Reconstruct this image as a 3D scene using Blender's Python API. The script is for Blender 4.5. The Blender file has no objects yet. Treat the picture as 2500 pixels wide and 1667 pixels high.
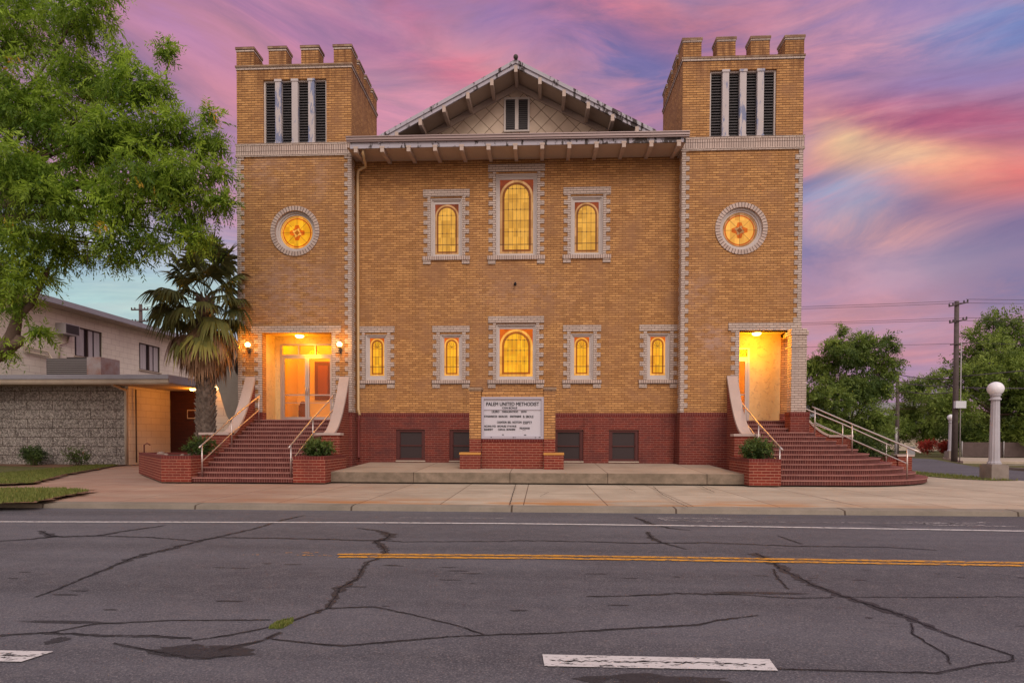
import bpy, bmesh, math, random
import numpy as np
from mathutils import Vector, Matrix
PI = math.pi
R = math.radians
rng = random.Random(7)
nrng = np.random.RandomState(11)
scene = bpy.context.scene
COL = scene.collection

# ------------------------------------------------------------------ camera
YAW, PITCH, ROLL = .047, -.0205, .003
cy, sy, cp, sp = math.cos(YAW), math.sin(YAW), math.cos(PITCH), math.sin(PITCH)
F = Vector((-sy*cp, cy*cp, sp)); RT = Vector((cy, sy, 0)); UP = RT.cross(F)
RR = RT*math.cos(ROLL)+UP*math.sin(ROLL); UU = UP*math.cos(ROLL)-RT*math.sin(ROLL)
cam = bpy.data.objects.new('camera', bpy.data.cameras.new('camera'))
COL.objects.link(cam)
m = Matrix(((RR.x, UU.x, -F.x, 0), (RR.y, UU.y, -F.y, 0), (RR.z, UU.z, -F.z, 1.17), (0, 0, 0, 1)))
cam.matrix_world = m
cam.data.sensor_width = 36
cam.data.lens = 1450/2500*36
cam.data.shift_y = .1072
cam.data.clip_start = .1
cam.data.clip_end = 2000
scene.camera = cam

# ------------------------------------------------------------------ view
scene.view_settings.view_transform = 'Standard'
scene.view_settings.look = 'None'
scene.view_settings.gamma = 1
scene.view_settings.exposure = 0.0
scene.render.engine = 'CYCLES'

# ------------------------------------------------------------------ sky
def srgb(r, g, b):
    f = lambda c: (c/255/12.92) if c/255 <= .04045 else ((c/255+.055)/1.055)**2.4
    return (f(r), f(g), f(b), 1)
SUN_EL, SUN_AZ = 38, 160     # azimuth clockwise from +Y (behind the camera)
world = bpy.data.worlds.new('World'); scene.world = world; world.use_nodes = True
NT = world.node_tree; NT.nodes.clear()
class NB:
    """small node helper"""
    def __init__(s, nt): s.nt = nt
    def n(s, t, **kw):
        nd = s.nt.nodes.new(t)
        for k, v in kw.items():
            if k.startswith('i_'):
                nd.inputs[k[2:].replace('_', ' ')].default_value = v
            else: setattr(nd, k, v)
        return nd
    def put(s, sock, v):
        if hasattr(v, 'is_linked') or hasattr(v, 'links'): s.nt.links.new(v, sock)
        else: sock.default_value = v
    def math(s, op, a, b=None, c=None, clamp=False):
        nd = s.n('ShaderNodeMath', operation=op, use_clamp=clamp)
        s.put(nd.inputs[0], a)
        if b is not None: s.put(nd.inputs[1], b)
        if c is not None: s.put(nd.inputs[2], c)
        return nd.outputs[0]
    def mix(s, f, a, b, mode='MIX'):
        nd = s.n('ShaderNodeMix', data_type='RGBA', blend_type=mode)
        s.put(nd.inputs['Factor'], f); s.put(nd.inputs['A'], a); s.put(nd.inputs['B'], b)
        return nd.outputs['Result']
    def ramp(s, f, stops):
        nd = s.n('ShaderNodeValToRGB'); s.put(nd.inputs[0], f)
        e = nd.color_ramp.elements
        while len(e) < len(stops): e.new(.5)
        for k, (p, c) in enumerate(stops):
            e[k].position = p; e[k].color = c if hasattr(c, '__len__') else (c, c, c, 1)
        return nd.outputs[0]
    def noise(s, vec, scale, detail=4, rough=.55, dist=0, col=False):
        nd = s.n('ShaderNodeTexNoise'); s.put(nd.inputs['Vector'], vec)
        nd.inputs['Scale'].default_value = scale; nd.inputs['Detail'].default_value = detail
        nd.inputs['Roughness'].default_value = rough; nd.inputs['Distortion'].default_value = dist
        return nd.outputs['Color' if col else 'Fac']
    def map(s, vec, loc=(0, 0, 0), rot=(0, 0, 0), sc=(1, 1, 1)):
        nd = s.n('ShaderNodeMapping'); s.put(nd.inputs['Vector'], vec)
        nd.inputs['Location'].default_value = loc; nd.inputs['Rotation'].default_value = rot; nd.inputs['Scale'].default_value = sc
        return nd.outputs[0]
    def link(s, a, b): s.nt.links.new(a, b)
w = NB(NT)
tc = w.n('ShaderNodeTexCoord'); sep = w.n('ShaderNodeSeparateXYZ'); w.link(tc.outputs['Generated'], sep.inputs[0])
az = w.math('ARCTAN2', sep.outputs[0], sep.outputs[1])       # 0 along +Y, positive towards +X
el = w.math('ARCSINE', sep.outputs[2])
cmb = w.n('ShaderNodeCombineXYZ'); w.link(az, cmb.inputs[0]); w.link(el, cmb.inputs[1])
ang = cmb.outputs[0]
warp = w.noise(w.map(ang, rot=(0, 0, R(-20)), sc=(1.1, 3.2, 1)), 1.3, 2.2, .45, col=True)
wv = w.n('ShaderNodeVectorMath', operation='SUBTRACT'); w.link(warp, wv.inputs[0]); wv.inputs[1].default_value = (.5, .5, .5)
ws = w.n('ShaderNodeVectorMath', operation='SCALE'); w.link(wv.outputs[0], ws.inputs[0]); ws.inputs['Scale'].default_value = .30
wa = w.n('ShaderNodeVectorMath', operation='ADD'); w.link(ang, wa.inputs[0]); w.link(ws.outputs[0], wa.inputs[1])
wang = wa.outputs[0]
ws2 = w.n('ShaderNodeVectorMath', operation='SCALE'); w.link(wv.outputs[0], ws2.inputs[0]); ws2.inputs['Scale'].default_value = .13
wa2 = w.n('ShaderNodeVectorMath', operation='ADD'); w.link(ang, wa2.inputs[0]); w.link(ws2.outputs[0], wa2.inputs[1])
streak = w.noise(w.map(wang, rot=(0, 0, R(24)), sc=(1.0, 4.6, 1)), 2.3, 7, .6, .2)
streak2 = w.noise(w.map(wang, loc=(3, 1, 0), rot=(0, 0, R(14)), sc=(1.2, 7.5, 1)), 2.6, 6, .62, .3)
big = w.noise(w.map(wang, loc=(7, 5, 0), rot=(0, 0, R(20)), sc=(1, 2.2, 1)), 2.0, 4, .5)
base = w.ramp(big, [(.30, srgb(132, 142, 190)), (.44, srgb(168, 138, 180)), (.56, srgb(200, 142, 170)), (.72, srgb(214, 160, 168))])
base = w.mix(w.ramp(streak, [(.44, 0), (.62, .75)]), base, srgb(212, 134, 150))
base = w.mix(w.ramp(streak2, [(.52, 0), (.72, .8)]), base, srgb(150, 130, 180))
fine = w.noise(w.map(wang, loc=(1, 8, 0), rot=(0, 0, R(30)), sc=(1.5, 6.0, 1)), 3.4, 8, .66, .3)
mods = [streak, streak2, fine]; px_used = []
def sky_blob(col, px, py, su, sv, deg, col_rgb, amt):
    """a patch of cloud colour at a direction of the sky (direction read off the photograph), su, sv in degrees"""
    a = math.atan((px-1318)/1450); e = math.atan((1072-py)/1450*math.cos(a))
    mp = w.map(wa2.outputs[0], loc=(-a, -e, 0))
    rt = w.map(mp, rot=(0, 0, R(deg)))
    sc = w.map(rt, sc=(1/R(su), 1/R(sv), 1))
    ln = w.n('ShaderNodeVectorMath', operation='LENGTH'); w.link(sc, ln.inputs[0])
    g = w.math('MULTIPLY', ln.outputs['Value'], ln.outputs['Value'])
    g = w.math('EXPONENT', w.math('MULTIPLY', g, -1.0))
    mod = w.ramp(mods[len(px_used) % 3], [(.36, .36), (.58, 1.0)]); px_used.append(px)
    return w.mix(w.math('MULTIPLY', w.math('MULTIPLY', g, amt*1.2), mod, clamp=True), col, col_rgb)
BL = [ # px, py in the photo, spread deg, tilt, colour, amount
 (950, 260, 20, 5, 14, srgb(232, 170, 176), .6), (1180, 215, 8, 3, 25, srgb(238, 188, 170), .55),
 (700, 90, 14, 6, 20, srgb(214, 140, 176), .6), (440, 330, 9, 3, 5, srgb(126, 122, 178), 1.0),
 (520, 180, 8, 4, 15, srgb(240, 158, 160), .55), (380, 60, 9, 2.5, 12, srgb(176, 132, 182), .7), (640, 20, 12, 1.8, 8, srgb(168, 128, 178), .6), (900, 60, 8, 1.5, 22, srgb(186, 130, 172), .6), (1480, 60, 12, 2.2, 18, srgb(240, 138, 150), .8),
 (1080, 130, 10, 2.5, 30, srgb(222, 120, 152), .6), (1540, 190, 9, 3.2, 22, srgb(132, 122, 176), 1.0),
 (1180, 30, 14, 2, 10, srgb(160, 128, 184), .6), (2360, 90, 9, 5, 10, srgb(132, 150, 206), .95),
 (2150, 30, 9, 2.5, 10, srgb(160, 140, 196), .7), (2060, 170, 7, 3, 20, srgb(222, 158, 180), .6),
 (2250, 270, 10, 2, 12, srgb(176, 130, 178), .7), (2300, 400, 9, 2.2, 12, srgb(196, 112, 140), .8),
 (2050, 400, 6, 1.8, 30, srgb(244, 170, 150), .85), (2010, 400, 3, 1.3, 40, srgb(240, 208, 170), .8),
 (2230, 470, 10, 1.5, 17, srgb(246, 180, 150), 1.0), (2140, 440, 6, 1.0, 20, srgb(250, 204, 166), .9), (2430, 500, 6, 1.8, 14, srgb(236, 132, 130), 1.0), (2200, 350, 9, 1.6, 16, srgb(190, 104, 138), .9), (2300, 230, 8, 1.4, 12, srgb(150, 132, 188), .8),
 (2350, 590, 9, 1.5, 8, srgb(140, 112, 160), .95), (2020, 540, 4, 2, 10, srgb(158, 176, 214), .85),
 (2150, 590, 6, 1.4, 8, srgb(240, 172, 162), .7), (2250, 660, 9, 1.8, 4, srgb(176, 158, 188), .7),
 (2100, 760, 12, 2.5, 3, srgb(226, 156, 158), .7), (2440, 700, 5, 2.5, 3, srgb(134, 122, 166), .95),
 (2200, 850, 12, 1.6, 0, srgb(226, 150, 158), .7), (2200, 940, 12, 1.3, 0, srgb(190, 140, 172), .7),
 (1290, 330, 14, 3, 5, srgb(206, 142, 182), .5), (200, 700, 14, 5, 0, srgb(168, 208, 222), .97), (330, 720, 8, 3.5, 0, srgb(196, 214, 214), .9),
 (560, 480, 6, 4, 0, srgb(226, 156, 178), .8), (150, 560, 14, 3, 0, srgb(190, 190, 220), .8)]
for b in BL: base = sky_blob(base, *b)
gm = w.n('ShaderNodeGamma'); w.link(base, gm.inputs[0]); gm.inputs[1].default_value = 1.16
base = w.mix(1.0, gm.outputs[0], (1.0, 1.07, .93, 1), 'MULTIPLY')
base = w.mix(1.0, base, w.ramp(fine, [(.36, (.80, .84, .90, 1)), (.62, (1.12, 1.06, 1.03, 1))]), 'MULTIPLY')
base = w.mix(1.0, base, w.ramp(streak2, [(.38, (1.06, 1.03, 1.0, 1)), (.62, (.84, .86, .94, 1))]), 'MULTIPLY')
# unseen sky behind and beside the camera, brightened as added fill for the church
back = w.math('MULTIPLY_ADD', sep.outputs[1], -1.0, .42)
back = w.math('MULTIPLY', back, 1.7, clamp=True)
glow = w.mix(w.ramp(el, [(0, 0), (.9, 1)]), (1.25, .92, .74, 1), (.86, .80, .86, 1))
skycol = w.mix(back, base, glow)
# unseen high sky made pale and neutral, added fill for level surfaces
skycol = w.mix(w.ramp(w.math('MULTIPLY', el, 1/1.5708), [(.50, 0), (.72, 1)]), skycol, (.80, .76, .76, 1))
nis = w.n('ShaderNodeTexSky', sky_type='NISHITA'); nis.sun_disc = False
nis.sun_elevation = R(SUN_EL); nis.sun_rotation = R(SUN_AZ)
nscaled = w.mix(1.0, nis.outputs[0], (.012, .012, .012, 1), 'MULTIPLY')
skycol = w.mix(1.0, skycol, nscaled, 'ADD')
grd = w.math('MULTIPLY_ADD', sep.outputs[2], 40, .5, clamp=True)
skycol = w.mix(grd, (.10, .09, .09, 1), skycol)
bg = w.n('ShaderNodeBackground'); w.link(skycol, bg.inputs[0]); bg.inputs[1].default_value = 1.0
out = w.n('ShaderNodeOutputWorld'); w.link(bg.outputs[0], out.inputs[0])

# ------------------------------------------------------------------ sun (soft, veiled)
sun = bpy.data.objects.new('sun', bpy.data.lights.new('sun', 'SUN')); COL.objects.link(sun)
sun.data.energy = 1.35; sun.data.angle = R(28); sun.data.color = (1, .90, .80)
saz = R(SUN_AZ); sel = R(SUN_EL)
sd = Vector((math.sin(saz)*math.cos(sel), math.cos(saz)*math.cos(sel), math.sin(sel)))
sun.rotation_euler = sd.to_track_quat('Z', 'Y').to_euler()
def lamp(name, loc, power, color, radius=.06, kind='POINT'):
    l = bpy.data.lights.new(name, kind); l.energy = power; l.color = color; l.shadow_soft_size = radius
    o = bpy.data.objects.new(name, l); COL.objects.link(o); o.location = loc
    return o

# ------------------------------------------------------------------ materials
MATS = {}
def mat(name, build=None, rough=.8, metal=0, color=None, spec=.35, bump=None):
    m_ = bpy.data.materials.new(name); m_.use_nodes = True
    nt = m_.node_tree; nt.nodes.clear(); b = NB(nt)
    p = b.n('ShaderNodeBsdfPrincipled'); o = b.n('ShaderNodeOutputMaterial'); b.link(p.outputs[0], o.inputs[0])
    p.inputs['Roughness'].default_value = rough; p.inputs['Metallic'].default_value = metal
    p.inputs['Specular IOR Level'].default_value = spec
    if color: p.inputs['Base Color'].default_value = color
    if build: build(b, p, o)
    MATS[name] = m_; return m_
def bump(b, p, h, strength=.4, dist=.01):
    n = b.n('ShaderNodeBump'); n.inputs['Strength'].default_value = strength; n.inputs['Distance'].default_value = dist
    b.put(n.inputs['Height'], h); b.link(n.outputs[0], p.inputs['Normal'])
def uvn(b): return b.n('ShaderNodeTexCoord').outputs['UV']
def objn(b): return b.n('ShaderNodeTexCoord').outputs['Object']
def brick_mat(name, c1, c2, mortar, bw, rh, ms, stain=None, stain_amt=.5, offset=.5, var=.25, bstr=.5, extra=None):
    def bd(b, p, o):
        uv = uvn(b); ob = objn(b)
        vj = 2.0 if bw > .1 else 1.0
        t = b.n('ShaderNodeTexBrick'); b.link(b.map(uv, sc=(vj, 1, 1)), t.inputs['Vector']); t.offset = offset
        t.inputs['Scale'].default_value = 1; t.inputs['Brick Width'].default_value = bw*vj; t.inputs['Row Height'].default_value = rh
        t.inputs['Mortar Size'].default_value = ms; t.inputs['Mortar Smooth'].default_value = .25; t.inputs['Bias'].default_value = 0
        t.inputs['Color1'].default_value = c1; t.inputs['Color2'].default_value = c2; t.inputs['Mortar'].default_value = mortar
        col = t.outputs['Color']
        n1 = b.noise(ob, 1.1, 5, .6); n2 = b.noise(ob, 14, 4, .6)
        n3 = b.noise(b.map(ob, sc=(3, 3, .35)), 1.3, 5, .65)
        col = b.mix(b.ramp(n2, [(.3, var), (.7, 0)]), col, (c1[0]*.5, c1[1]*.45, c1[2]*.4, 1))
        if stain:
            col = b.mix(b.math('MULTIPLY', b.ramp(n1, [(.46, 0), (.68, 1)]), stain_amt), col, stain)
            col = b.mix(b.math('MULTIPLY', b.ramp(n3, [(.52, 0), (.75, 1)]), stain_amt*.7), col, (c1[0]*.35, c1[1]*.33, c1[2]*.35, 1))
        if extra: col = extra(b, ob, col)
        b.link(col, p.inputs['Base Color'])
        bump(b, p, b.math('SUBTRACT', 1, t.outputs['Fac']), bstr, .008)
    return mat(name, bd, .88)
BRW, BRH = .212, .0745
def soot(b, ob, col):
    # rusty run-off streaks under the cornices of the towers
    s = b.n('ShaderNodeSeparateXYZ'); b.link(ob, s.inputs[0])
    z = s.outputs[2]
    top = b.ramp(b.math('MULTIPLY_ADD', z, 1/1.1, -12.15/1.1), [(0, 0), (.9, 1)])
    n = b.noise(b.map(ob, sc=(5, 5, .5)), 1.2, 5, .7)
    col = b.mix(b.math('MULTIPLY', b.math('MULTIPLY', top, b.ramp(n, [(.42, 0), (.62, 1)])), .75), col, (.13, .05, .02, 1))
    # efflorescence in the middle heights
    for cx_, cz_, rx_, rz_, am in ((-8.1, 5.9, 1.5, 1.3, .75), (5.45, 4.35, .45, .55, 1.0), (4.9, 5.9, .5, .6, .5), (-.7, 6.0, 1.6, .7, .35), (-9.0, 10.0, .8, .7, .5), (-7.2, 9.6, .3, .9, .5)):
        dx = b.math('MULTIPLY_ADD', s.outputs[0], 1/rx_, -cx_/rx_); dz = b.math('MULTIPLY_ADD', z, 1/rz_, -cz_/rz_)
        g = b.math('EXPONENT', b.math('MULTIPLY', b.math('ADD', b.math('MULTIPLY', dx, dx), b.math('MULTIPLY', dz, dz)), -1.0))
        n = b.noise(b.map(ob, sc=(1, 1, 2)), 2.6, 6, .68)
        col = b.mix(b.math('MULTIPLY', b.math('MULTIPLY', g, b.ramp(n, [(.38, 0), (.60, 1)])), .62*am), col, (.46, .31, .27, 1))
    return col
YB = brick_mat('yellow_brick', (.65, .338, .125, 1), (.41, .195, .070, 1), (.062, .024, .012, 1), BRW, BRH, .0115, (.30, .15, .075, 1), .68, extra=soot)
WB = brick_mat('white_brick', (.64, .52, .45, 1), (.54, .42, .36, 1), (.065, .035, .03, 1), BRW, BRH, .0115, (.30, .24, .21, 1), .35)
WS = brick_mat('white_soldier_brick', (.60, .47, .41, 1), (.50, .38, .33, 1), (.055, .03, .027, 1), .0745, .30, .009, (.30, .24, .21, 1), .35, offset=0)
RB = brick_mat('red_brick', (.195, .031, .020, 1), (.125, .021, .016, 1), (.36, .17, .13, 1), BRW, BRH, .0075, (.09, .03, .03, 1), .65)
RS = brick_mat('red_rowlock_brick', (.155, .022, .017, 1), (.12, .016, .013, 1), (.27, .11, .09, 1), .0745, .5, .007, (.09, .02, .02, 1), .4, offset=0)
RP = brick_mat('planter_brick', (.22, .030, .016, 1), (.15, .019, .012, 1), (.48, .25, .17, 1), BRW, BRH, .0075, (.14, .04, .03, 1), .4)
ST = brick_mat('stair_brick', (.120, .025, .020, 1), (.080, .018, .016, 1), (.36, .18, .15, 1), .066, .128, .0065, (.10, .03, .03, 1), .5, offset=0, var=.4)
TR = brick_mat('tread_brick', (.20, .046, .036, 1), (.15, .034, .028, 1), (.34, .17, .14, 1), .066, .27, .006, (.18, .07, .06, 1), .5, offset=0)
BB = brick_mat('brown_brick', (.065, .016, .012, 1), (.045, .011, .01, 1), (.022, .008, .007, 1), .30, .07, .01, None)
CAPB = brick_mat('cap_brick', (.42, .30, .20, 1), (.30, .18, .12, 1), (.12, .05, .03, 1), BRW, .07, .007, (.12, .05, .03, 1), .8)

def conc(name, c, c2=None, sc=1.0, joints=None, rough=.9, stain=None):
    def bd(b, p, o):
        ob = objn(b)
        n1 = b.noise(ob, .9*sc, 6, .62); n2 = b.noise(ob, 9*sc, 5, .65); n3 = b.noise(ob, 90, 3, .7)
        d = c2 or (c[0]*.55, c[1]*.52, c[2]*.5, 1)
        col = b.mix(b.ramp(n1, [(.32, 0), (.72, .75)]), c, d)
        col = b.mix(b.ramp(n2, [(.5, 0), (.8, .35)]), col, d)
        col = b.mix(b.ramp(n3, [(.35, .25), (.6, 0)]), col, (c[0]*.4, c[1]*.38, c[2]*.36, 1))
        if stain: col = stain(b, ob, col)
        if joints:
            t = b.n('ShaderNodeTexBrick'); b.link(b.map(ob, loc=joints[3]), t.inputs['Vector']); t.offset = 0
            t.inputs['Scale'].default_value = 1; t.inputs['Brick Width'].default_value = joints[0]; t.inputs['Row Height'].default_value = joints[1]
            t.inputs['Mortar Size'].default_value = joints[2]; t.inputs['Mortar Smooth'].default_value = .3
            t.inputs['Color1'].default_value = (1, 1, 1, 1); t.inputs['Color2'].default_value = (.86, .86, .86, 1); t.inputs['Mortar'].default_value = (.32, .27, .25, 1)
            col = b.mix(1, col, t.outputs['Color'], 'MULTIPLY')
        b.link(col, p.inputs['Base Color']); bump(b, p, n2, .25, .01)
    return mat(name, bd, rough)
def walk_stain(b, ob, col):
    s = b.n('ShaderNodeSeparateXYZ'); b.link(ob, s.inputs[0])
    x, y = s.outputs[0], s.outputs[1]
    # rust wash along the kerb
    band = b.ramp(b.math('MULTIPLY_ADD', y, 1/1.7, -10.6/1.7), [(0, .6), (.35, 1), (1, 0)])
    side = b.ramp(b.math('MULTIPLY_ADD', x, 1/16., 8/16.), [(0, 0), (.25, 1), (.7, 1), (1, .2)])
    n = b.noise(b.map(ob, sc=(.45, 1.4, 1)), 1.1, 5, .6)
    f = b.math('MULTIPLY', b.math('MULTIPLY', band, side), b.ramp(n, [(.40, 0), (.56, 1)]))
    col = b.mix(b.math('MULTIPLY', f, .9), col, (.46, .19, .05, 1))
    # the older, redder pours at the left end
    lf = b.ramp(b.math('MULTIPLY_ADD', x, -1/7., -2/7.), [(0, 0), (.6, 1)])
    n = b.noise(b.map(ob, sc=(.5, 1.5, 1)), .9, 5, .6)
    col = b.mix(b.math('MULTIPLY', b.math('MULTIPLY', lf, b.ramp(n, [(.3, .55), (.6, 1)])), .62), col, (.30, .125, .085, 1))
    return col
WALK = conc('sidewalk_concrete', (.56, .46, .36, 1), (.34, .265, .20, 1), 1, (1.55, 1.5, .012, (.3, .35, 0)), stain=walk_stain)
def plat_face_tone(b, ob, col):
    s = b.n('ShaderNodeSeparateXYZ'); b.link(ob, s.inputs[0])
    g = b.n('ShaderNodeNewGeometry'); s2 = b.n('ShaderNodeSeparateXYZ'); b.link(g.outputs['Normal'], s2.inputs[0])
    f = b.math('LESS_THAN', s2.outputs[2], .5)  # upright faces mottled darker than the top
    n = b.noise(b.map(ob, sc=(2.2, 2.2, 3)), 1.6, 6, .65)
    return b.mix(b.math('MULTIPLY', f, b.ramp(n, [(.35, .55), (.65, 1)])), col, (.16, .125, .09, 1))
PLAT = conc('platform_concrete', (.50, .38, .29, 1), None, 1, (2.6, 9, .012, (.8, .4, 0)), stain=plat_face_tone)
KERB = conc('kerb_concrete', (.31, .26, .21, 1), (.17, .145, .115, 1), 1.6, (2.9, 9, .02, (.5, .4, 0)))
COPE = conc('coping_concrete', (.52, .40, .36, 1), (.40, .30, .27, 1), 1)
GREYW = conc('grey_stucco', (.46, .43, .38, 1), (.32, .29, .26, 1), 1)
MARB = None
def marb(b, p, o):
    ob = objn(b); n = b.noise(ob, 2.2, 8, .7, .8); n2 = b.noise(ob, 6, 8, .7, 1.2)
    col = b.mix(b.ramp(n, [(.4, 0), (.62, .4)]), (.62, .45, .22, 1), (.46, .29, .12, 1))
    col = b.mix(b.ramp(n2, [(.55, 0), (.62, .55), (.70, 0)]), col, (.26, .15, .10, 1))
    b.link(col, p.inputs['Base Color'])
MARB = mat('marble_panel', marb, .35)
def asphalt(b, p, o):
    ob = objn(b)
    n0 = b.noise(ob, .45, 4, .6); n1 = b.noise(b.map(ob, sc=(.10, 1.5, 1)), .9, 5, .6); n2 = b.noise(ob, 75, 4, .8); n3 = b.noise(ob, 6, 6, .75); n4 = b.noise(b.map(ob, sc=(1.2, 7, 1)), 2.2, 5, .7)
    v = b.n('ShaderNodeTexVoronoi'); b.link(ob, v.inputs['Vector']); v.inputs['Scale'].default_value = 110
    col = b.mix(b.ramp(n1, [(.36, 0), (.66, 1)]), (.112, .107, .126, 1), (.063, .060, .073, 1))
    col = b.mix(b.ramp(n0, [(.42, 0), (.62, .5)]), col, (.062, .054, .064, 1))
    col = b.mix(b.ramp(n3, [(.48, 0), (.72, .5)]), col, (.160, .142, .150, 1))
    col = b.mix(b.ramp(n4, [(.62, 0), (.70, .55)]), col, (.042, .038, .046, 1))
    col = b.mix(b.ramp(n2, [(.52, 0), (.68, .75)]), col, (.30, .27, .275, 1))
    col = b.mix(b.ramp(n2, [(.30, .85), (.46, 0)]), col, (.020, .018, .021, 1))
    b.link(col, p.inputs['Base Color'])
    bump(b, p, b.math('ADD', v.outputs['Distance'], n2), .5, .012)
ASPH = mat('asphalt', asphalt, .82, spec=.4)
def tarm(b, p, o):
    ob = objn(b); n = b.noise(ob, 9, 6, .8); n2 = b.noise(ob, 40, 4, .7)
    b.link(b.ramp(n2, [(.3, (.026, .024, .028, 1)), (.75, (.055, .050, .057, 1))]), p.inputs['Base Color'])
    tr = b.n('ShaderNodeBsdfTransparent'); mx = b.n('ShaderNodeMixShader')
    b.put(mx.inputs[0], b.ramp(n, [(.34, 0), (.50, .85)])); b.link(tr.outputs[0], mx.inputs[1]); b.link(p.outputs[0], mx.inputs[2]); b.link(mx.outputs[0], o.inputs[0])
TAR = mat('tar_sealant', tarm, .6)
CRACK = mat('open_crack', None, .95, 0, (.024, .021, .024, 1), .1)
def paint(name, c, lo=.46, hi=.52, sc=22):
    def bd(b, p, o):
        ob = objn(b); n = b.noise(b.map(ob, sc=(.6, 1.6, 1)), sc, 6, .75); n2 = b.noise(ob, 3, 4, .6)
        col = b.mix(b.ramp(n2, [(.3, 0), (.8, .3)]), c, (c[0]*.6, c[1]*.58, c[2]*.55, 1))
        b.link(col, p.inputs['Base Color'])
        tr = b.n('ShaderNodeBsdfTransparent'); mx = b.n('ShaderNodeMixShader')
        b.put(mx.inputs[0], b.ramp(n, [(lo-.12, 0), (lo-.06, 1)])); b.link(tr.outputs[0], mx.inputs[1]); b.link(p.outputs[0], mx.inputs[2]); b.link(mx.outputs[0], o.inputs[0])
    return mat(name, bd, .7)
PWH = paint('white_road_paint', (.62, .58, .58, 1), .515); PYE = paint('yellow_road_paint', (.66, .30, .035, 1), .545)
PWN = paint('worn_road_paint', (.46, .42, .42, 1), .62)
def grassm(b, p, o):
    ob = objn(b); n = b.noise(ob, 1.2, 5, .6); n2 = b.noise(ob, 60, 4, .7)
    col = b.mix(b.ramp(n, [(.35, 0), (.7, 1)]), (.11, .13, .03, 1), (.20, .14, .06, 1))
    col = b.mix(b.ramp(n2, [(.4, .6), (.6, 0)]), col, (.02, .03, .008, 1))
    b.link(col, p.inputs['Base Color']); bump(b, p, n2, .8, .03)
GRASS = mat('lawn', grassm, .95)
DIRT = conc('dirt', (.23, .12, .07, 1), (.13, .065, .04, 1), 3)
def peel(name, c, under, lo=.60, sc=3.0, stretch=.35):
    def bd(b, p, o):
        ob = objn(b); n = b.noise(b.map(ob, sc=(1.6, 1.6, stretch)), sc, 7, .7); n2 = b.noise(ob, 2, 4, .6)
        col = b.mix(b.ramp(n2, [(.3, 0), (.8, .35)]), c, (c[0]*.66, c[1]*.62, c[2]*.62, 1))
        if name.startswith('weathered'):      # worst at the right end of the eave
            s_ = b.n('ShaderNodeSeparateXYZ'); b.link(ob, s_.inputs[0])
            n = b.math('ADD', n, b.math('MULTIPLY', b.math('MULTIPLY_ADD', s_.outputs[0], .6, -.35, clamp=True), .085))
        col = b.mix(b.ramp(n, [(lo-.02, 0), (lo+.02, 1)]), col, under)
        b.link(col, p.inputs['Base Color'])
    return mat(name, bd, .7)
TRIM = peel('white_trim_paint', (.56, .49, .46, 1), (.34, .28, .26, 1), .70)
POST = peel('peeling_post_paint', (.52, .46, .46, 1), (.20, .22, .34, 1), .56, 2.6)
RAKE = peel('weathered_fascia_paint', (.42, .39, .44, 1), (.045, .032, .03, 1), .575, 3.4, .6)
SOFF = peel('soffit_paint', (.50, .39, .31, 1), (.30, .21, .16, 1), .68)
BRK = peel('bracket_paint', (.50, .39, .33, 1), (.34, .24, .19, 1), .68)
GUT = mat('gutter_metal', None, .5, .3, (.32, .24, .23, 1))
ROOFM = conc('roof_shingle', (.10, .085, .08, 1), None, 3)
LOUV = conc('louver_paint', (.085, .075, .078, 1), (.055, .048, .052, 1), 3, rough=.6)
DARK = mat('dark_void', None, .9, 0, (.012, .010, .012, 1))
PIPE = mat('cream_pipe_paint', None, .55, 0, (.56, .38, .20, 1))
PIPR = mat('red_pipe_paint', None, .6, 0, (.15, .03, .025, 1))
MAROON = mat('maroon_frame_paint', None, .6, 0, (.085, .020, .018, 1))
SCREEN = mat('dark_screen', None, .45, 0, (.035, .022, .024, 1))
ALU = mat('brushed_aluminium', None, .38, .75, (.46, .41, .40, 1))
STEEL = mat('rail_steel', None, .35, .8, (.55, .47, .44, 1))
def shing(b, p, o):
    uv = uvn(b); t = b.n('ShaderNodeTexBrick'); b.link(b.map(uv, rot=(0, 0, R(45))), t.inputs['Vector']); t.offset = 0
    t.inputs['Scale'].default_value = 1; t.inputs['Brick Width'].default_value = .40; t.inputs['Row Height'].default_value = .40
    t.inputs['Mortar Size'].default_value = .010; t.inputs['Color1'].default_value = (.66, .53, .41, 1); t.inputs['Color2'].default_value = (.60, .46, .36, 1); t.inputs['Mortar'].default_value = (.17, .11, .08, 1)
    n = b.noise(objn(b), 1.4, 5, .6)
    b.link(b.mix(b.ramp(n, [(.4, 0), (.75, .5)]), t.outputs['Color'], (.34, .24, .18, 1)), p.inputs['Base Color'])
    bump(b, p, b.math('SUBTRACT', 1, t.outputs['Fac']), .5, .01)
SHIN = mat('diamond_shingle', shing, .8)
def glassm(name, c, c2, strength, sc=4):
    def bd(b, p, o):
        ob = objn(b); n = b.noise(b.map(ob, sc=(1.5, 1, .8)), sc, 5, .6, .5)
        t = b.n('ShaderNodeTexBrick'); b.link(uvn(b), t.inputs['Vector']); t.offset = 0
        t.inputs['Scale'].default_value = 1; t.inputs['Brick Width'].default_value = .15; t.inputs['Row Height'].default_value = .28; t.inputs['Mortar Size'].default_value = 0
        t.inputs['Color1'].default_value = (1, 1, 1, 1); t.inputs['Color2'].default_value = (.66, .62, .52, 1)
        col = b.mix(b.ramp(n, [(.32, 0), (.70, 1)]), c, c2)
        col = b.mix(1, col, t.outputs['Color'], 'MULTIPLY')
        p.inputs['Base Color'].default_value = (.06, .03, .01, 1)
        p.inputs['Specular IOR Level'].default_value = .08
        b.link(col, p.inputs['Emission Color']); p.inputs['Emission Strength'].default_value = strength
    return mat(name, bd, .25)
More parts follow.
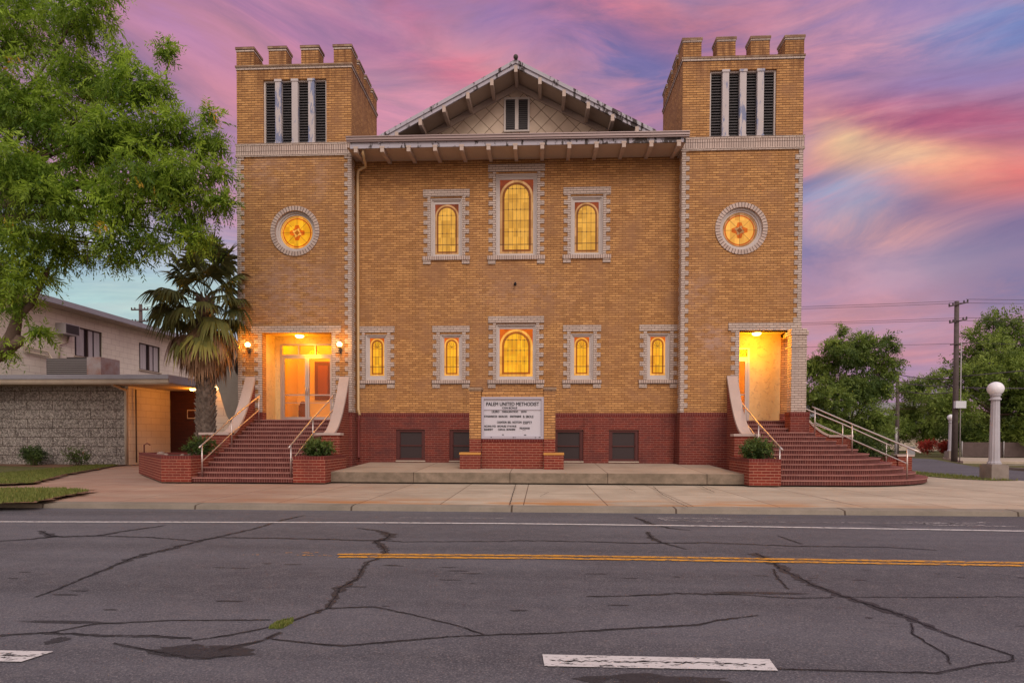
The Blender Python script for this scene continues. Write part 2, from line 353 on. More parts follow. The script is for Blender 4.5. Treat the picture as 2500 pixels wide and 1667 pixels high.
GY_U = glassm('lit_yellow_glass_dim', (.88, .43, .06, 1), (.64, .33, .06, 1), 1.02)
GY_L = glassm('lit_yellow_glass', (1.0, .52, .02, 1), (.95, .36, .012, 1), 1.1)
GA_U = glassm('lit_pale_glass_dim', (.72, .38, .16, 1), (.62, .30, .13, 1), .8)
GA_L = glassm('lit_pale_glass', (1.0, .50, .10, 1), (.95, .40, .06, 1), 1.05)
GR_U = glassm('lit_red_glass_dim', (.34, .05, .015, 1), (.20, .035, .02, 1), .8)
GR_L = glassm('lit_red_glass', (.84, .15, .004, 1), (.62, .09, .004, 1), 1)
GB_U = glassm('lit_brown_glass_dim', (.28, .075, .02, 1), (.22, .055, .018, 1), .8)
GB_L = glassm('lit_brown_glass', (.52, .13, .008, 1), (.42, .09, .008, 1), .9)
LEAD = mat('lead_came', None, .6, 0, (.10, .05, .02, 1))
def emis(name, c, s):
    def bd(b, p, o):
        p.inputs['Emission Color'].default_value = c; p.inputs['Emission Strength'].default_value = s
    return mat(name, bd, .5, color=(.8, .7, .5, 1))
BULB = emis('lit_lamp_glass', (1, .66, .22, 1), 9)
OPAL = mat('opal_globe', None, .25, 0, (.80, .78, .82, 1))
def clearglass(b, p, o):
    tr = b.n('ShaderNodeBsdfTransparent'); tr.inputs[0].default_value = (.96, .93, .9, 1); gl = b.n('ShaderNodeBsdfGlossy'); gl.inputs['Roughness'].default_value = .05
    fr = b.n('ShaderNodeFresnel'); fr.inputs[0].default_value = 1.35
    mx = b.n('ShaderNodeMixShader'); b.link(fr.outputs[0], mx.inputs[0]); b.link(tr.outputs[0], mx.inputs[1]); b.link(gl.outputs[0], mx.inputs[2]); b.link(mx.outputs[0], o.inputs[0])
CLEAR = mat('clear_glass', clearglass)
PLAS = mat('cream_plaster', None, .8, 0, (.70, .50, .22, 1))
WOOD = mat('brown_wood', None, .5, 0, (.17, .06, .02, 1))
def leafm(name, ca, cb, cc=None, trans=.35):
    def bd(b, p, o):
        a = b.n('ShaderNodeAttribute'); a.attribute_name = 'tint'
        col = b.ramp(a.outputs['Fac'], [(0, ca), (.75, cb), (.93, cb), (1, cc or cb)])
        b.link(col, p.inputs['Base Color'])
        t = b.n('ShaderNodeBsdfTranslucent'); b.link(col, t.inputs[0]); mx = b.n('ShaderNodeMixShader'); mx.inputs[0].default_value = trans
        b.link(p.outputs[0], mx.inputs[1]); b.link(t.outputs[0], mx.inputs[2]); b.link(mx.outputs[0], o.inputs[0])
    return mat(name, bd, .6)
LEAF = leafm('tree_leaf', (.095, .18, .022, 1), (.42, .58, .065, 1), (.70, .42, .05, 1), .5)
LEAF2 = leafm('street_tree_leaf', (.075, .125, .03, 1), (.34, .44, .09, 1), None, .45)
LEAF3 = leafm('shrub_leaf', (.03, .06, .012, 1), (.11, .16, .03, 1), (.36, .16, .09, 1), .2)
LEAF4 = leafm('dark_tree_leaf', (.03, .06, .02, 1), (.11, .17, .05, 1), None, .3)
REDF = leafm('red_flower', (.30, .03, .02, 1), (.65, .10, .07, 1), None, .2)
PALM = leafm('palm_leaf', (.040, .055, .022, 1), (.20, .21, .06, 1), (.36, .33, .08, 1), .3)
DEADP = leafm('dead_palm_leaf', (.16, .09, .05, 1), (.46, .28, .16, 1), (.55, .36, .22, 1), .2)
GBLD = leafm('grass_blade', (.10, .13, .025, 1), (.22, .25, .06, 1), (.36, .28, .11, 1), .3)
BARK = conc('tree_bark', (.15, .10, .075, 1), (.06, .04, .03, 1), 5)
PBARK = conc('palm_bark', (.25, .19, .155, 1), (.035, .025, .02, 1), 9)
POLEM = conc('utility_pole_wood', (.13, .10, .095, 1), (.07, .05, .05, 1), 5)
WIRE = mat('wire_black', None, .6, 0, (.07, .055, .07, 1))
LAMPC = conc('lamp_post_concrete', (.48, .46, .50, 1), (.36, .33, .36, 1), 2)
BASEC = conc('lamp_base_concrete', (.30, .25, .22, 1), None, 3)
def expo(b, p, o):
    ob = objn(b); v = b.n('ShaderNodeTexVoronoi'); b.link(ob, v.inputs['Vector']); v.inputs['Scale'].default_value = 19
    n = b.noise(ob, 22, 4, .7)
    s = b.n('ShaderNodeSeparateColor'); b.link(v.outputs['Color'], s.inputs[0])
    col = b.ramp(s.outputs[0], [(0, (.20, .17, .155, 1)), (.5, (.40, .36, .33, 1)), (1, (.68, .61, .56, 1))])
    col = b.mix(b.ramp(n, [(.4, .3), (.6, 0)]), col, (.07, .055, .05, 1))
    t = b.n('ShaderNodeTexBrick'); b.link(uvn(b), t.inputs['Vector']); t.offset = .5
    t.inputs['Scale'].default_value = 1; t.inputs['Brick Width'].default_value = 1.15; t.inputs['Row Height'].default_value = .40; t.inputs['Mortar Size'].default_value = .014
    t.inputs['Color1'].default_value = (1, 1, 1, 1); t.inputs['Color2'].default_value = (.9, .9, .9, 1); t.inputs['Mortar'].default_value = (.3, .25, .22, 1)
    b.link(b.mix(1, col, t.outputs['Color'], 'MULTIPLY'), p.inputs['Base Color']); bump(b, p, v.outputs['Distance'], 1, .05)
EXPO = mat('exposed_aggregate_block', expo, .9)
def block(b, p, o):
    t = b.n('ShaderNodeTexBrick'); b.link(uvn(b), t.inputs['Vector']); t.offset = .5
    t.inputs['Scale'].default_value = 1; t.inputs['Brick Width'].default_value = .62; t.inputs['Row Height'].default_value = .30; t.inputs['Mortar Size'].default_value = .007
    t.inputs['Color1'].default_value = (.82, .75, .64, 1); t.inputs['Color2'].default_value = (.79, .72, .61, 1); t.inputs['Mortar'].default_value = (.48, .40, .34, 1)
    n = b.noise(objn(b), .7, 5, .6)
    b.link(b.mix(b.ramp(n, [(.4, 0), (.75, .35)]), t.outputs['Color'], (.42, .33, .27, 1)), p.inputs['Base Color'])
BLOCK = mat('painted_block', block, .85)
FASC = conc('grey_fascia_metal', (.36, .35, .40, 1), (.27, .26, .30, 1), 1)
CREAM = conc('cream_trim', (.60, .50, .40, 1), None, 1)
CURT = mat('window_curtain', None, .8, 0, (.52, .49, .50, 1))
WINF = mat('bronze_frame', None, .5, .3, (.10, .07, .06, 1))
ACM = mat('air_conditioner_grey', None, .5, .1, (.36, .33, .33, 1))
ACD = mat('air_conditioner_dark', None, .6, .1, (.06, .05, .05, 1))
RUST = conc('rusty_panel', (.42, .36, .36, 1), (.30, .10, .05, 1), 3)
SIGNW = mat('sign_white', None, .35, 0, (.52, .49, .54, 1))
SIGNF = mat('sign_frame', None, .4, .2, (.42, .38, .44, 1))
BLK = mat('sign_black', None, .6, 0, (.015, .014, .02, 1))
YCAP = mat('ochre_cap', None, .8, 0, (.50, .24, .06, 1))
FENC = conc('fence_wood', (.13, .09, .085, 1), (.08, .055, .05, 1), 4)
ROCK = conc('garden_rock', (.30, .22, .19, 1), None, 5)
SOIL = conc('planter_soil', (.07, .045, .035, 1), None, 6)
BAGM = mat('white_plastic', None, .5, 0, (.60, .60, .64, 1))

# ------------------------------------------------------------------ mesh builder
class MB:
    def __init__(s): s.v = []; s.f = []; s.uv = []; s.mi = []; s.sm = []
    def face(s, pts, uvs=None, mi=0, smooth=False):
        i = len(s.v); s.v += [tuple(p) for p in pts]; s.f.append(tuple(range(i, i+len(pts))))
        if uvs is None:
            a = Vector(pts[1])-Vector(pts[0]); b = Vector(pts[2])-Vector(pts[0]); n = a.cross(b)
            ax = max(range(3), key=lambda k: abs(n[k]))
            uvs = [((p[1], p[2]) if ax == 0 else (p[0], p[2]) if ax == 1 else (p[0], p[1])) for p in pts]
        s.uv += list(uvs); s.mi.append(mi); s.sm.append(smooth)
    def box(s, x0, x1, y0, y1, z0, z1, mi=0, skip='', tm=None):
        if x0 > x1: x0, x1 = x1, x0
        if y0 > y1: y0, y1 = y1, y0
        A = [(x0, y0, z0), (x1, y0, z0), (x1, y1, z0), (x0, y1, z0), (x0, y0, z1), (x1, y0, z1), (x1, y1, z1), (x0, y1, z1)]
        if tm: A = [tuple(tm @ Vector(p)) for p in A]
        for k, q in (('f', (0, 1, 5, 4)), ('r', (1, 2, 6, 5)), ('b', (2, 3, 7, 6)), ('l', (3, 0, 4, 7)), ('t', (4, 5, 6, 7)), ('d', (3, 2, 1, 0))):
            if k not in skip: s.face([A[i] for i in q], mi=mi)
        return s
    def prism(s, poly, z0, z1, mi=0, mtop=None, top=True):
        n = len(poly); u = 0
        for i in range(n):
            a, b = poly[i], poly[(i+1) % n]; L = math.dist(a, b)
            s.face([(a[0], a[1], z0), (b[0], b[1], z0), (b[0], b[1], z1), (a[0], a[1], z1)], [(u, z0), (u+L, z0), (u+L, z1), (u, z1)], mi); u += L
        if top: s.face([(p[0], p[1], z1) for p in poly], mi=mi if mtop is None else mtop)
        return s
    def xz(s, poly, y0, y1, mi=0, fr=None):
        """outline in X,Z thrust along Y (poly counter-clockwise seen from -Y)"""
        n = len(poly)
        s.face([(p[0], y0, p[1]) for p in poly], mi=mi if fr is None else fr)
        s.face([(p[0], y1, p[1]) for p in reversed(poly)], mi=mi)
        for i in range(n):
            a, b = poly[i], poly[(i+1) % n]
            s.face([(b[0], y0, b[1]), (a[0], y0, a[1]), (a[0], y1, a[1]), (b[0], y1, b[1])], mi=mi)
        return s
    def yz(s, poly, x0, x1, mi=0, me=None):
        n = len(poly)
        s.face([(x0, p[0], p[1]) for p in poly], mi=mi); s.face([(x1, p[0], p[1]) for p in reversed(poly)], mi=mi)
        for i in range(n):
            a, b = poly[i], poly[(i+1) % n]
            s.face([(x0, a[0], a[1]), (x1, a[0], a[1]), (x1, b[0], b[1]), (x0, b[0], b[1])], mi=mi if me is None else me)
        return s
    def tube(s, pts, rad, seg=8, mi=0, cap=True, smooth=True):
        pts = [Vector(p) for p in pts]; n = len(pts)
        if not hasattr(rad, '__len__'): rad = [rad]*n
        rings = []; prev = None
        for i, p in enumerate(pts):
            d = (pts[min(i+1, n-1)]-pts[max(i-1, 0)]).normalized()
            if prev is None: a = d.orthogonal().normalized()
            else:
                a = prev-d*prev.dot(d)
                a = a.normalized() if a.length > 1e-6 else d.orthogonal().normalized()
            prev = a; b = d.cross(a)
            rings.append([p+(a*math.cos(2*PI*k/seg)+b*math.sin(2*PI*k/seg))*rad[i] for k in range(seg)])
        for i in range(n-1):
            for k in range(seg):
                k2 = (k+1) % seg
                s.face([rings[i][k], rings[i][k2], rings[i+1][k2], rings[i+1][k]], mi=mi, smooth=smooth)
        if cap: s.face(list(reversed(rings[0])), mi=mi); s.face(rings[-1], mi=mi)
        return s
    def lathe(s, cx, cy_, prof, seg=24, mi=0, flute=0, smooth=True):
        for i in range(len(prof)-1):
            (r0, z0), (r1, z1) = prof[i], prof[i+1]
            for k in range(seg):
                a0, a1 = 2*PI*k/seg, 2*PI*(k+1)/seg
                f0 = 1-(flute if k % 2 else 0); f1 = 1-(flute if (k+1) % 2 else 0)
                s.face([(cx+r0*f0*math.cos(a0), cy_+r0*f0*math.sin(a0), z0), (cx+r0*f1*math.cos(a1), cy_+r0*f1*math.sin(a1), z0),
                        (cx+r1*f1*math.cos(a1), cy_+r1*f1*math.sin(a1), z1), (cx+r1*f0*math.cos(a0), cy_+r1*f0*math.sin(a0), z1)], mi=mi, smooth=smooth)
        return s
    def ball(s, c, r, mi=0, sz=1, seg=20, rg=12):
        s.lathe(c[0], c[1], [(max(1e-4, r*math.sin(PI*i/rg)), c[2]-r*sz*math.cos(PI*i/rg)) for i in range(rg+1)], seg, mi); return s
    def build(s, name, mats, parent=None):
        if not isinstance(mats, (list, tuple)): mats = [mats]
        me = bpy.data.meshes.new(name); me.from_pydata(s.v, [], s.f)
        for m_ in mats: me.materials.append(m_)
        me.uv_layers.new(name='UVMap').data.foreach_set('uv', np.array(s.uv, dtype=np.float32).ravel())
        me.polygons.foreach_set('material_index', np.array(s.mi, dtype=np.int32)); me.polygons.foreach_set('use_smooth', np.array(s.sm, dtype=bool))
        if any(s.sm):
            bm = bmesh.new(); bm.from_mesh(me); bmesh.ops.remove_doubles(bm, verts=bm.verts, dist=1e-5); bm.to_mesh(me); bm.free()
        me.update(); o = bpy.data.objects.new(name, me); COL.objects.link(o)
        if parent: o.parent = parent; o.matrix_parent_inverse = pinv(parent)
        return o
def pinv(p):
    mt = Matrix.Identity(4); q = p
    while q: mt = Matrix.Translation(q.location) @ q.rotation_euler.to_matrix().to_4x4() @ mt if q.parent is None else q.matrix_parent_inverse @ (Matrix.Translation(q.location)) @ mt; q = q.parent
    return mt.inverted()
def tag(o, label, cat, group=None):
    o['label'] = label; o['category'] = cat
    if group: o['group'] = group
    return o
def struct(o): o['kind'] = 'structure'; return o
def thing(name, loc, label, cat, group=None):
    o = bpy.data.objects.new(name, None); o.empty_display_size = .1; COL.objects.link(o); o.location = loc
    return tag(o, label, cat, group)
def fastmesh(name, V, Fq, mat_, tint=None, parent=None, n=4):
    """V (N,3) float, Fq (M,n) int"""
    me = bpy.data.meshes.new(name); M = len(Fq)
    me.vertices.add(len(V)); me.vertices.foreach_set('co', V.astype(np.float32).ravel())
    me.loops.add(M*n); me.loops.foreach_set('vertex_index', Fq.astype(np.int32).ravel())
    me.polygons.add(M); me.polygons.foreach_set('loop_start', np.arange(0, M*n, n, dtype=np.int32))
    me.materials.append(mat_) if not isinstance(mat_, list) else [me.materials.append(k) for k in mat_]
    me.update(calc_edges=True)
    if tint is not None:
        a = me.attributes.new('tint', 'FLOAT', 'FACE'); a.data.foreach_set('value', tint.astype(np.float32))
    o = bpy.data.objects.new(name, me); COL.objects.link(o)
    if parent: o.parent = parent; o.matrix_parent_inverse = pinv(parent)
    return o
def walls(mb, x0, x1, z0, z1, Y, holes, depth=.2, mi=0, xyflip=None):
    xs = sorted({x0, x1} | {h[0] for h in holes} | {h[1] for h in holes}); zs = sorted({z0, z1} | {h[2] for h in holes} | {h[3] for h in holes})
    xs = [x for x in xs if x0 <= x <= x1]; zs = [z for z in zs if z0 <= z <= z1]
    for i in range(len(xs)-1):
        for j in range(len(zs)-1):
            mx, mz = (xs[i]+xs[i+1])/2, (zs[j]+zs[j+1])/2
            if any(h[0] < mx < h[1] and h[2] < mz < h[3] for h in holes): continue
            mb.face([(xs[i], Y, zs[j]), (xs[i+1], Y, zs[j]), (xs[i+1], Y, zs[j+1]), (xs[i], Y, zs[j+1])], mi=mi)
    for a, b, c, d in [h[:4] for h in holes]:
        if len([h for h in holes if h[:4] == (a, b, c, d) and len(h) > 4]): continue
        e = Y+depth
        c_, d_ = max(c, z0), min(d, z1)
        mb.face([(a, Y, c_), (a, Y, d_), (a, e, d_), (a, e, c_)], mi=mi); mb.face([(b, Y, d_), (b, Y, c_), (b, e, c_), (b, e, d_)], mi=mi)
        if d <= z1: mb.face([(a, Y, d_), (b, Y, d_), (b, e, d_), (a, e, d_)], mi=mi)
        if c >= z0: mb.face([(b, Y, c_), (a, Y, c_), (a, e, c_), (b, e, c_)], mi=mi)
    return mb

# ================================================================== SETTING
RZ = -.13
def sheet(name, poly, z, m_, kind='structure'):
    b = MB(); b.face([(p[0], p[1], z) for p in poly]); o = b.build(name, m_)
    if kind: o['kind'] = kind
    return o
g = sheet('ground', [(-400, -60), (400, -60), (400, 600), (-400, 600)], -.16, GRASS)
sheet('road', [(-200, -30), (200, -30), (200, 10.9), (-200, 10.9)], RZ, ASPH)
ssp = [(14.15, 10.9), (120, 10.9), (120, 19.0), (26, 19.6), (20.2, 21), (20.6, 26), (21.6, 30.5), (24.2, 36), (27.5, 43), (27, 60), (20, 60), (14.15, 32)]
sheet('side_street', ssp, RZ-.004, ASPH)
# pavement slab with rounded corner
arc = [(10+4.1*math.cos(a), 14.8+4.1*math.sin(a)) for a in [R(-90+9*i) for i in range(11)]]
walkp = [(-80, 10.7)] + arc + [(14.1, 24), (13.9, 60), (-80, 60)]
b = MB(); b.face([(p[0], p[1], (-.045 if p[1] < 11 else 0)) for p in walkp]); b.build('pavement', WALK)['kind'] = 'structure'
# kerb
kp = [(-80, 10.7)] + arc + [(14.1, 32)]
kq = [(-80, 10.56)] + [(10+4.25*math.cos(a), 14.8+4.25*math.sin(a)) for a in [R(-90+9*i) for i in range(11)]] + [(14.25, 32)]
ki = [(-80, 10.86)] + [(10+3.95*math.cos(a), 14.8+3.95*math.sin(a)) for a in [R(-90+9*i) for i in range(11)]] + [(13.95, 32)]
b = MB(); b2 = 0
for i in range(len(kp)-1):
    n = max(1, int(math.dist(kq[i], kq[i+1])/1.5))
    for k in range(n):
        t0, t1 = k/n, (k+1)/n
        L = lambda P, t: (P[i][0]*(1-t)+P[i+1][0]*t, P[i][1]*(1-t)+P[i+1][1]*t)
        q0, q1, p0, p1, r0, r1 = L(kq, t0), L(kq, t1), L(kp, t0), L(kp, t1), L(ki, t0), L(ki, t1)
        j = lambda x: .006*math.sin(x*2.1)+.004*math.sin(x*5.3)
        b.face([(q0[0], q0[1], RZ-.02), (q1[0], q1[1], RZ-.02), (q1[0], q1[1]+.02, -.055+j(q1[0])*.5), (q0[0], q0[1]+.02, -.055+j(q0[0])*.5)])
        b.face([(q0[0], q0[1]+.02, -.055+j(q0[0])*.5), (q1[0], q1[1]+.02, -.055+j(q1[0])*.5), (p1[0], p1[1], -.040), (p0[0], p0[1], -.040)])
        b.face([(p0[0], p0[1], -.040), (p1[0], p1[1], -.040), (r1[0], r1[1], -.034), (r0[0], r0[1], -.034)])
b.build('kerb', KERB)['kind'] = 'structure'
# gutter strip, slightly lighter than the road
def ribbon(b, pts, wd, z, seed=0, jag=.3, mi=0, sub=.08):
    r_ = random.Random(seed); P = []
    for i in range(len(pts)-1):
        a, c = pts[i], pts[i+1]; n = max(1, int(math.dist(a, c)/sub))
        for k in range(n): P.append((a[0]+(c[0]-a[0])*k/n, a[1]+(c[1]-a[1])*k/n, i+k/n))
    P.append((pts[-1][0], pts[-1][1], len(pts)-1))
    Ls, Rs = [], []
    for i, p in enumerate(P):
        q = P[min(i+1, len(P)-1)]; o_ = P[max(i-1, 0)]; dx, dy = q[0]-o_[0], q[1]-o_[1]; L_ = math.hypot(dx, dy) or 1
        k = int(p[2]); t = p[2]-k; ww = wd if not hasattr(wd, '__len__') else (wd[k]*(1-t)+wd[min(k+1, len(wd)-1)]*t)
        nx, ny = -dy/L_, dx/L_; jx = r_.uniform(-1, 1)*jag*ww; 
        Ls.append((p[0]+nx*ww/2*(1+r_.uniform(-jag, jag))+nx*jx, p[1]+ny*ww/2*(1+r_.uniform(-jag, jag))+ny*jx)); Rs.append((p[0]-nx*ww/2*(1+r_.uniform(-jag, jag))+nx*jx, p[1]-ny*ww/2*(1+r_.uniform(-jag, jag))+ny*jx))
    for i in range(len(P)-1): b.face([(Rs[i][0], Rs[i][1], z), (Rs[i+1][0], Rs[i+1][1], z), (Ls[i+1][0], Ls[i+1][1], z), (Ls[i][0], Ls[i][1], z)], mi=mi)
CAMM = (1318., 1072., 1450., 1.17)
def gp(x, y, z=RZ):
    """a mark on the flat road: photo position (2500 wide) to road coordinates"""
    X = (x-1250+.3)/1450; Yv = -(y-833.5-268.02)/1450
    d = F+RR*X+UU*Yv; t = (z-1.17)/d.z
    return (d.x*t, d.y*t)
def L(x, y): return gp(x/1.8816, 1180+y/1.8816)       # left road close-up
def Rg(x, y): return gp(1250+x/1.8816, 1180+y/1.8816)  # right road close-up
b = MB()
cr = [([L(-200, 272), L(60, 262), L(250, 245), L(450, 240), L(600, 215), L(760, 193)], [.05, .06, .12, .10, .10, .04]),
 ([L(180, 218), L(215, 232), L(250, 246)], [.05, .10, .12]),
 ([L(450, 240), L(700, 248), L(900, 264), L(1000, 248), L(1300, 252), L(1700, 262), L(1760, 262), L(1850, 268), L(2352, 266)], [.05, .05, .05, .05, .06, .06, .06, .04, .04]),
 ([Rg(0, 262), Rg(300, 266), Rg(600, 275), Rg(900, 272), Rg(1300, 288), Rg(1700, 292), Rg(1950, 306)], [.05, .05, .06, .05, .05, .04, .03]),
 ([L(1400, 146), L(1290, 172), L(1170, 208), L(1000, 246), L(900, 268), L(750, 308), L(620, 338), L(520, 380), L(400, 428), L(270, 484), L(160, 522)], [.03, .04, .06, .06, .07, .10, .12, .05, .04, .03, .02]),
 ([L(1640, 205), L(1740, 218), L(1795, 236), L(1770, 255), L(1720, 266)], [.03, .08, .16, .12, .06]),
 ([L(1720, 266), L(1765, 300), L(1770, 320), L(1735, 345), L(1690, 362), L(1665, 390), L(1640, 440), L(1560, 480), L(1545, 520), L(1500, 575), L(1400, 612), L(1340, 632)], [.10, .09, .06, .05, .05, .05, .06, .10, .05, .05, .035, .03]),
 ([L(1240, 660), L(1140, 682), L(960, 712), L(880, 722)], [.02, .03, .02, .02]),
 ([L(1290, 685), L(1200, 726), L(1080, 748), L(1000, 766)], [.03, .05, .05, .05]),
 ([L(-100, 702), L(230, 686), L(480, 702), L(700, 700), L(880, 712)], [.03, .04, .04, .03, .03]),
 ([L(230, 686), L(420, 648), L(760, 630), L(1100, 628), L(1240, 628)], [.02, .03, .02, .02, .015]),
 ([L(520, 735), L(700, 770), L(860, 800), L(960, 806), L(1060, 790)], [.015, .02, .025, .03, .03]),
 ([L(1500, 575), L(1720, 566), L(1900, 605), L(2080, 648), L(2220, 694)], [.03, .03, .015, .015, .015]),
 ([L(1250, 715), L(1420, 735), L(1580, 746), L(1800, 728), L(2050, 705), L(2352, 692)], [.015, .02, .025, .03, .02, .02]),
 ([Rg(0, 693), Rg(200, 688), Rg(500, 668), Rg(850, 650), Rg(950, 628), Rg(1130, 606)], [.02, .025, .03, .03, .025, .015]),
 ([Rg(1110, 320), Rg(1180, 350), Rg(1230, 390), Rg(1290, 418), Rg(1380, 466), Rg(1500, 512), Rg(1650, 560), Rg(1800, 610), Rg(1930, 665), Rg(2080, 722), Rg(2300, 790)], [.10, .14, .12, .07, .08, .09, .10, .09, .05, .03, .02]),
 ([Rg(1200, 392), Rg(1215, 430), Rg(1270, 486)], [.03, .03, .02]),
 ([Rg(1835, 640), Rg(1840, 690), Rg(1900, 730), Rg(2000, 790), Rg(2010, 830)], [.012, .015, .015, .015, .012]),
 ([Rg(2300, 790), Rg(2300, 815), Rg(2150, 832), Rg(1950, 872), Rg(1700, 866), Rg(1200, 852)], [.015, .015, .02, .02, .015, .015]),
 ([Rg(560, 155), Rg(640, 185), Rg(720, 205), Rg(820, 216)], [.05, .12, .06, .03]), ([Rg(620, 222), Rg(640, 250), Rg(690, 272), Rg(800, 302)], [.05, .09, .06, .02]),
 ([Rg(340, 520), Rg(560, 516), Rg(760, 506), Rg(1060, 512), Rg(1300, 528), Rg(1480, 524)], [.02, .03, .05, .03, .02, .01]),
 ([L(1280, 172), L(1370, 152)], [.04, .05]), ([Rg(1640, 190), Rg(1800, 205)], [.03, .05]), ([Rg(1220, 240), Rg(1330, 278)], [.02, .04]), ([Rg(1500, 522), Rg(1900, 524), Rg(2400, 520)], [.012, .016, .012])]
for i, (p, wd) in enumerate(cr): ribbon(b, p, [q*1.05 for q in wd], RZ+.004, i, .35, sub=.05)
def patch(b, c, rx, ry, z, seed, n=26, jag=.25, mi=0):
    r_ = random.Random(seed); b.face([(c[0]+rx*math.cos(2*PI*k/n)*(1+r_.uniform(-jag, jag)), c[1]+ry*math.sin(2*PI*k/n)*(1+r_.uniform(-jag, jag)), z) for k in range(n)], mi=mi)
for i, (p, wd) in enumerate(cr): ribbon(b, p, [max(.006, q*.13) for q in wd], RZ+.0065, 100+i, 1.1, sub=.035, mi=1)
b.build('road_cracks', [TAR, CRACK])['kind'] = 'structure'
PATC = conc('asphalt_patch', (.050, .042, .046, 1), (.030, .025, .028, 1), 4)
b = MB(); patch(b, L(940, 770), .32, .11, RZ+.003, 3); patch(b, Rg(690, 912), .42, .10, RZ+.003, 4); patch(b, L(265, 720), .06, .07, RZ+.003, 5)
patch(b, L(300, 636), .33, .03, RZ+.003, 6); patch(b, Rg(1140, 503), .42, .04, RZ+.003, 8, jag=.1)
r_ = random.Random(5)
for k in range(46):
    x = r_.uniform(-5, 7); y = r_.uniform(4.2, 6.1); patch(b, (x, y), r_.uniform(.03, .14), r_.uniform(.008, .022), RZ+.003, k, 9)
b.build('asphalt_patches', TAR)['kind'] = 'structure'
b = MB(); z = RZ+.008
ribbon(b, [(-40, 7.55), (-8.307, 8.749), (-3, 9.03), (-.42, 9.091), (3, 9.02), (6.94, 8.824), (20, 8.2)], .10, z, 1, .05, sub=.12)
b.build('lane_edge_line', PWH)['kind'] = 'structure'
b = MB()
for dy in (.10, -.045): ribbon(b, [(-2.32+(.06 if dy > 0 else .12), 6.44+dy), (.05, 6.50+dy), (1.3, 6.49+dy), (5.3, 6.42+dy), (9, 6.30+dy), (20, 6.0+dy)], .088, z, 3+int(dy*100), .07, sub=.07)
for k in range(22): patch(b, (-2.3-r_.uniform(0, 1.0)**1.6, 6.5+r_.choice((-.045, .10))+r_.uniform(-.03, .03)), r_.uniform(.01, .035), r_.uniform(.004, .012), z, k, 8)
b.build('centre_line', PYE)['kind'] = 'structure'
b = MB()
b.face([(.03, 3.37, z), (1.34, 3.375, z), (1.36, 3.55, z), (.02, 3.555, z)]); b.face([(-5.2, 3.27, z), (-2.99, 3.27, z), (-2.94, 3.44, z), (-5.2, 3.44, z)])
ribbon(b, [(.06, 3.455), (.35, 3.45), (.75, 3.465), (1.0, 3.46), (1.3, 3.455)], .010, z+.003, 77, 1.2, sub=.02, mi=1)
ribbon(b, [(-3.5, 3.34), (-3.15, 3.36), (-3.0, 3.35)], .008, z+.003, 78, 1.2, sub=.02, mi=1)
b.build('lane_dashes', [PWH, CRACK])['kind'] = 'structure'
b = MB()
ribbon(b, [L(1825, 158), L(2330, 161)], .045, z, 9, .1); ribbon(b, [Rg(1000, 176), Rg(1900, 184)], .04, z, 9, .2)
for (p, q, wd) in [((665, 160), (1000, 163), .10), ((700, 170), (1090, 178), .09), ((680, 165), (860, 177), .07), ((900, 158), (1080, 172), .05), ((1795, 176), (2080, 184), .05), ((1890, 184), (2200, 182), .12), ((1900, 192), (2320, 199), .09), ((2000, 186), (2180, 196), .10)]:
    ribbon(b, [Rg(*p), Rg(*q)], wd, z, p[0], .35)
b.build('bike_lane_marks', PWN)['kind'] = 'structure'
# pavement cracks and iron cover
b = MB()
def W(x, y): return gp(x*2500/2352, y*2500/2352, 0)
for i, (p, wd) in enumerate([([W(1130, 1137), W(1260, 1130), W(1240, 1140)], .01), ([W(1500, 1117), W(1520, 1135), W(1580, 1165)], .015), ([W(830, 1135), W(1000, 1125), W(1130, 1130)], .015),
   ([W(1170, 1160), W(1185, 1110)], .015), ([W(300, 1140), W(620, 1133), W(850, 1143)], .015), ([W(1700, 1117), W(1900, 1125), W(2300, 1122)], .012), ([W(1600, 1112), W(1640, 1130)], .02), ([W(1860, 1137), W(1960, 1160)], .015), ([W(2020, 1128), W(2300, 1150)], .01), ([W(1420, 1110), W(1460, 1130)], .012)]):
    ribbon(b, p, wd, .006 if p[0][1] > 12 else .004, i, .5, sub=.06)
b.build('pavement_cracks', CRACK)['kind'] = 'structure'

